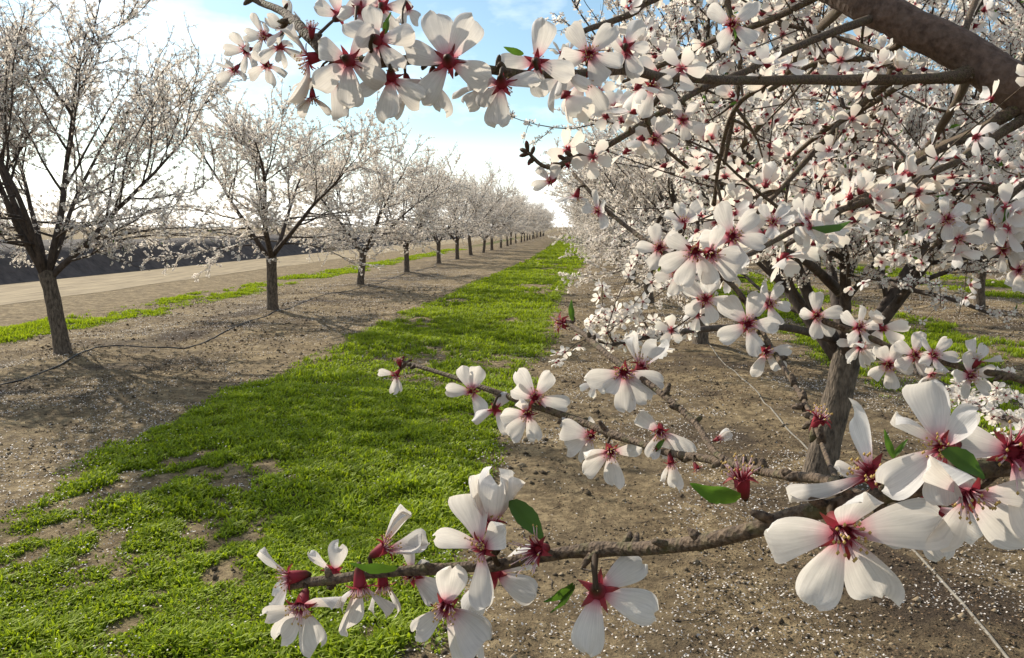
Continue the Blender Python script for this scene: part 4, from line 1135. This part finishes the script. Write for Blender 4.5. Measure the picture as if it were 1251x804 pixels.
hero(381, 34, 66, (.1, .7, .3), spent=True, dz=.01)
hero(415, 20, 86, (.2, .5, -.7), 78, [(95, 80, 1.1), (30, 80, 1.0), (160, 80, .9)], dz=-.03, st=False)
hero(440, 12, 78, (.1, .2, -.9), 80, dz=-.03)
hero(468, 8, 76, (.1, .2, -.9), 80, dz=-.035, seplen=0.0061)
hero(500, 12, 52, (.3, -.7, -.4), 70, keep=3, dz=-.03, st=False)
hero(348, 36, 70, (-.3, .2, .5), 72, dz=-.05)
hero(322, 44, 62, (-.4, -.2, .5), 72, dz=-.08)
hero(300, 62, 58, (-.3, -.4, .6), 72, dz=-.10)
hero(286, 86, 54, (-.3, -.6, .4), 70, keep=4, dz=-.12)
hero(326, 80, 56, (.1, -.7, .4), 70, keep=4, dz=-.09)
hero(342, 58, 60, (-.1, -.4, -.6), 76, keep=4, dz=-.07)
hero(800, 170, 60, (-.1, -.4, .8), 76, keep=4)
hero(834, 147, 56, (.1, -.2, .9), 78)
hero(895, 30, 78, (.05, .1, .95), 84, [(150, 84, 1.0), (45, 84, 1.0), (240, 84, 1.1), (310, 84, 1.0)], d=.62)
hero(694, 203, 40, (-.1, -.6, .6), spent=True)
hero(672, 222, 50, (-.6, -.3, .5), 76, keep=3, dz=.006)
hero(704, 240, 56, (-.2, -.7, -.3), 74, keep=4, dz=-.006)
hero(730, 258, 56, (-.6, -.2, .5), 76, keep=4)

# young leaves one can tell apart
def leaf(px, py, ang, lpx, d=None, wid=.30, tiltv=.35, dz=.01, roll=0.6):
    nbst = nearest_branch(px, py); dd = (nbst[1] - dz) if d is None else d
    a = math.radians(ang)
    dv = nrm(math.cos(a) * RIGHT + math.sin(a) * UP + tiltv * TOW); c = P(px, py, dd) - NB
    nv = nrm(TOW - dv * np.dot(TOW, dv)); tv = np.cross(nv, dv)
    nv, tv = math.cos(roll) * nv + math.sin(roll) * tv, math.cos(roll) * tv - math.sin(roll) * nv
    Ln = lpx * dd / FPX
    V, tt = [], []
    R0, K = 13, 7
    for z in range(R0):
        f = z / (R0 - 1); wd = wid * .5 * (math.sin(math.pi * f ** .8) ** .8 + .03) * (1 + .06 * (z % 2))
        for u in np.linspace(-1, 1, K):
            V.append(c + Ln * (dv * f + tv * wd * u + nv * (.10 * abs(u) * wd * 4 - .16 * f * f + .02 * math.sin(f * 12 + u)))); tt.append(f)
    Q = [[z * K + u, z * K + u + 1, (z + 1) * K + u + 1, (z + 1) * K + u] for z in range(R0 - 1) for u in range(K - 1)]
    b = Bag(); b.add(np.array(V), Q, None, t=np.array(tt), rnd=rn_.uniform())
    obj('leaf', b.mesh('leaf'), M_LEAF, near)
leaf(622, 612, -42, 62, wid=.42)
leaf(700, 712, 215, 42, wid=.34); leaf(702, 714, 232, 44, wid=.22)
leaf(487, 692, 178, 58, wid=.30, dz=.012)
leaf(905, 606, 170, 68, wid=.40, dz=.02)
leaf(1150, 552, -28, 56, wid=.55, dz=.03); leaf(1178, 540, 160, 50, wid=.4, dz=.02)
leaf(1092, 560, 118, 40, wid=.2); leaf(1090, 560, 62, 30, wid=.2)
leaf(800, 552, 60, 22); leaf(700, 392, 100, 26, wid=.3); leaf(470, 50, 80, 34); leaf(640, 66, 170, 26); leaf(896, 34, -80, 16, d=.61)

# closed buds at the bare twig tips
def bud(px, py, ang, lpx):
    nb_ = nearest_branch(px, py); d = nb_[1]; s = lpx * d / FPX
    a = math.radians(ang)
    A = nrm(math.cos(a) * RIGHT + math.sin(a) * UP + rn_.normal(0, .3) * TOW)
    b = Bag(); lathe(b, nb_[2] - NB, A, [(.12 * s, -.05 * s), (.15 * s, .2 * s), (.21 * s, .5 * s), (.19 * s, .75 * s), (.10 * s, .95 * s), (.005 * s, 1.02 * s)], 8, np.array([0, .03, .06, .1, .3, .5]))
    obj('bud', b.mesh('bud'), M_CALYX, near)
for (x, y, a, l) in ((643, 184, 100, 14), (640, 188, 150, 14), (641, 192, 190, 13), (646, 196, 245, 13), (650, 190, 70, 13), (664, 205, 215, 12), (690, 192, 150, 14), (684, 196, 185, 14), (700, 186, 140, 15), (692, 200, 230, 12),
                     (720, 184, 120, 9), (742, 186, 280, 9), (490, 440, 60, 10), (494, 446, 20, 10), (345, 12, 60, 12), (325, 4, 110, 12)):
    bud(x, y, a, l)
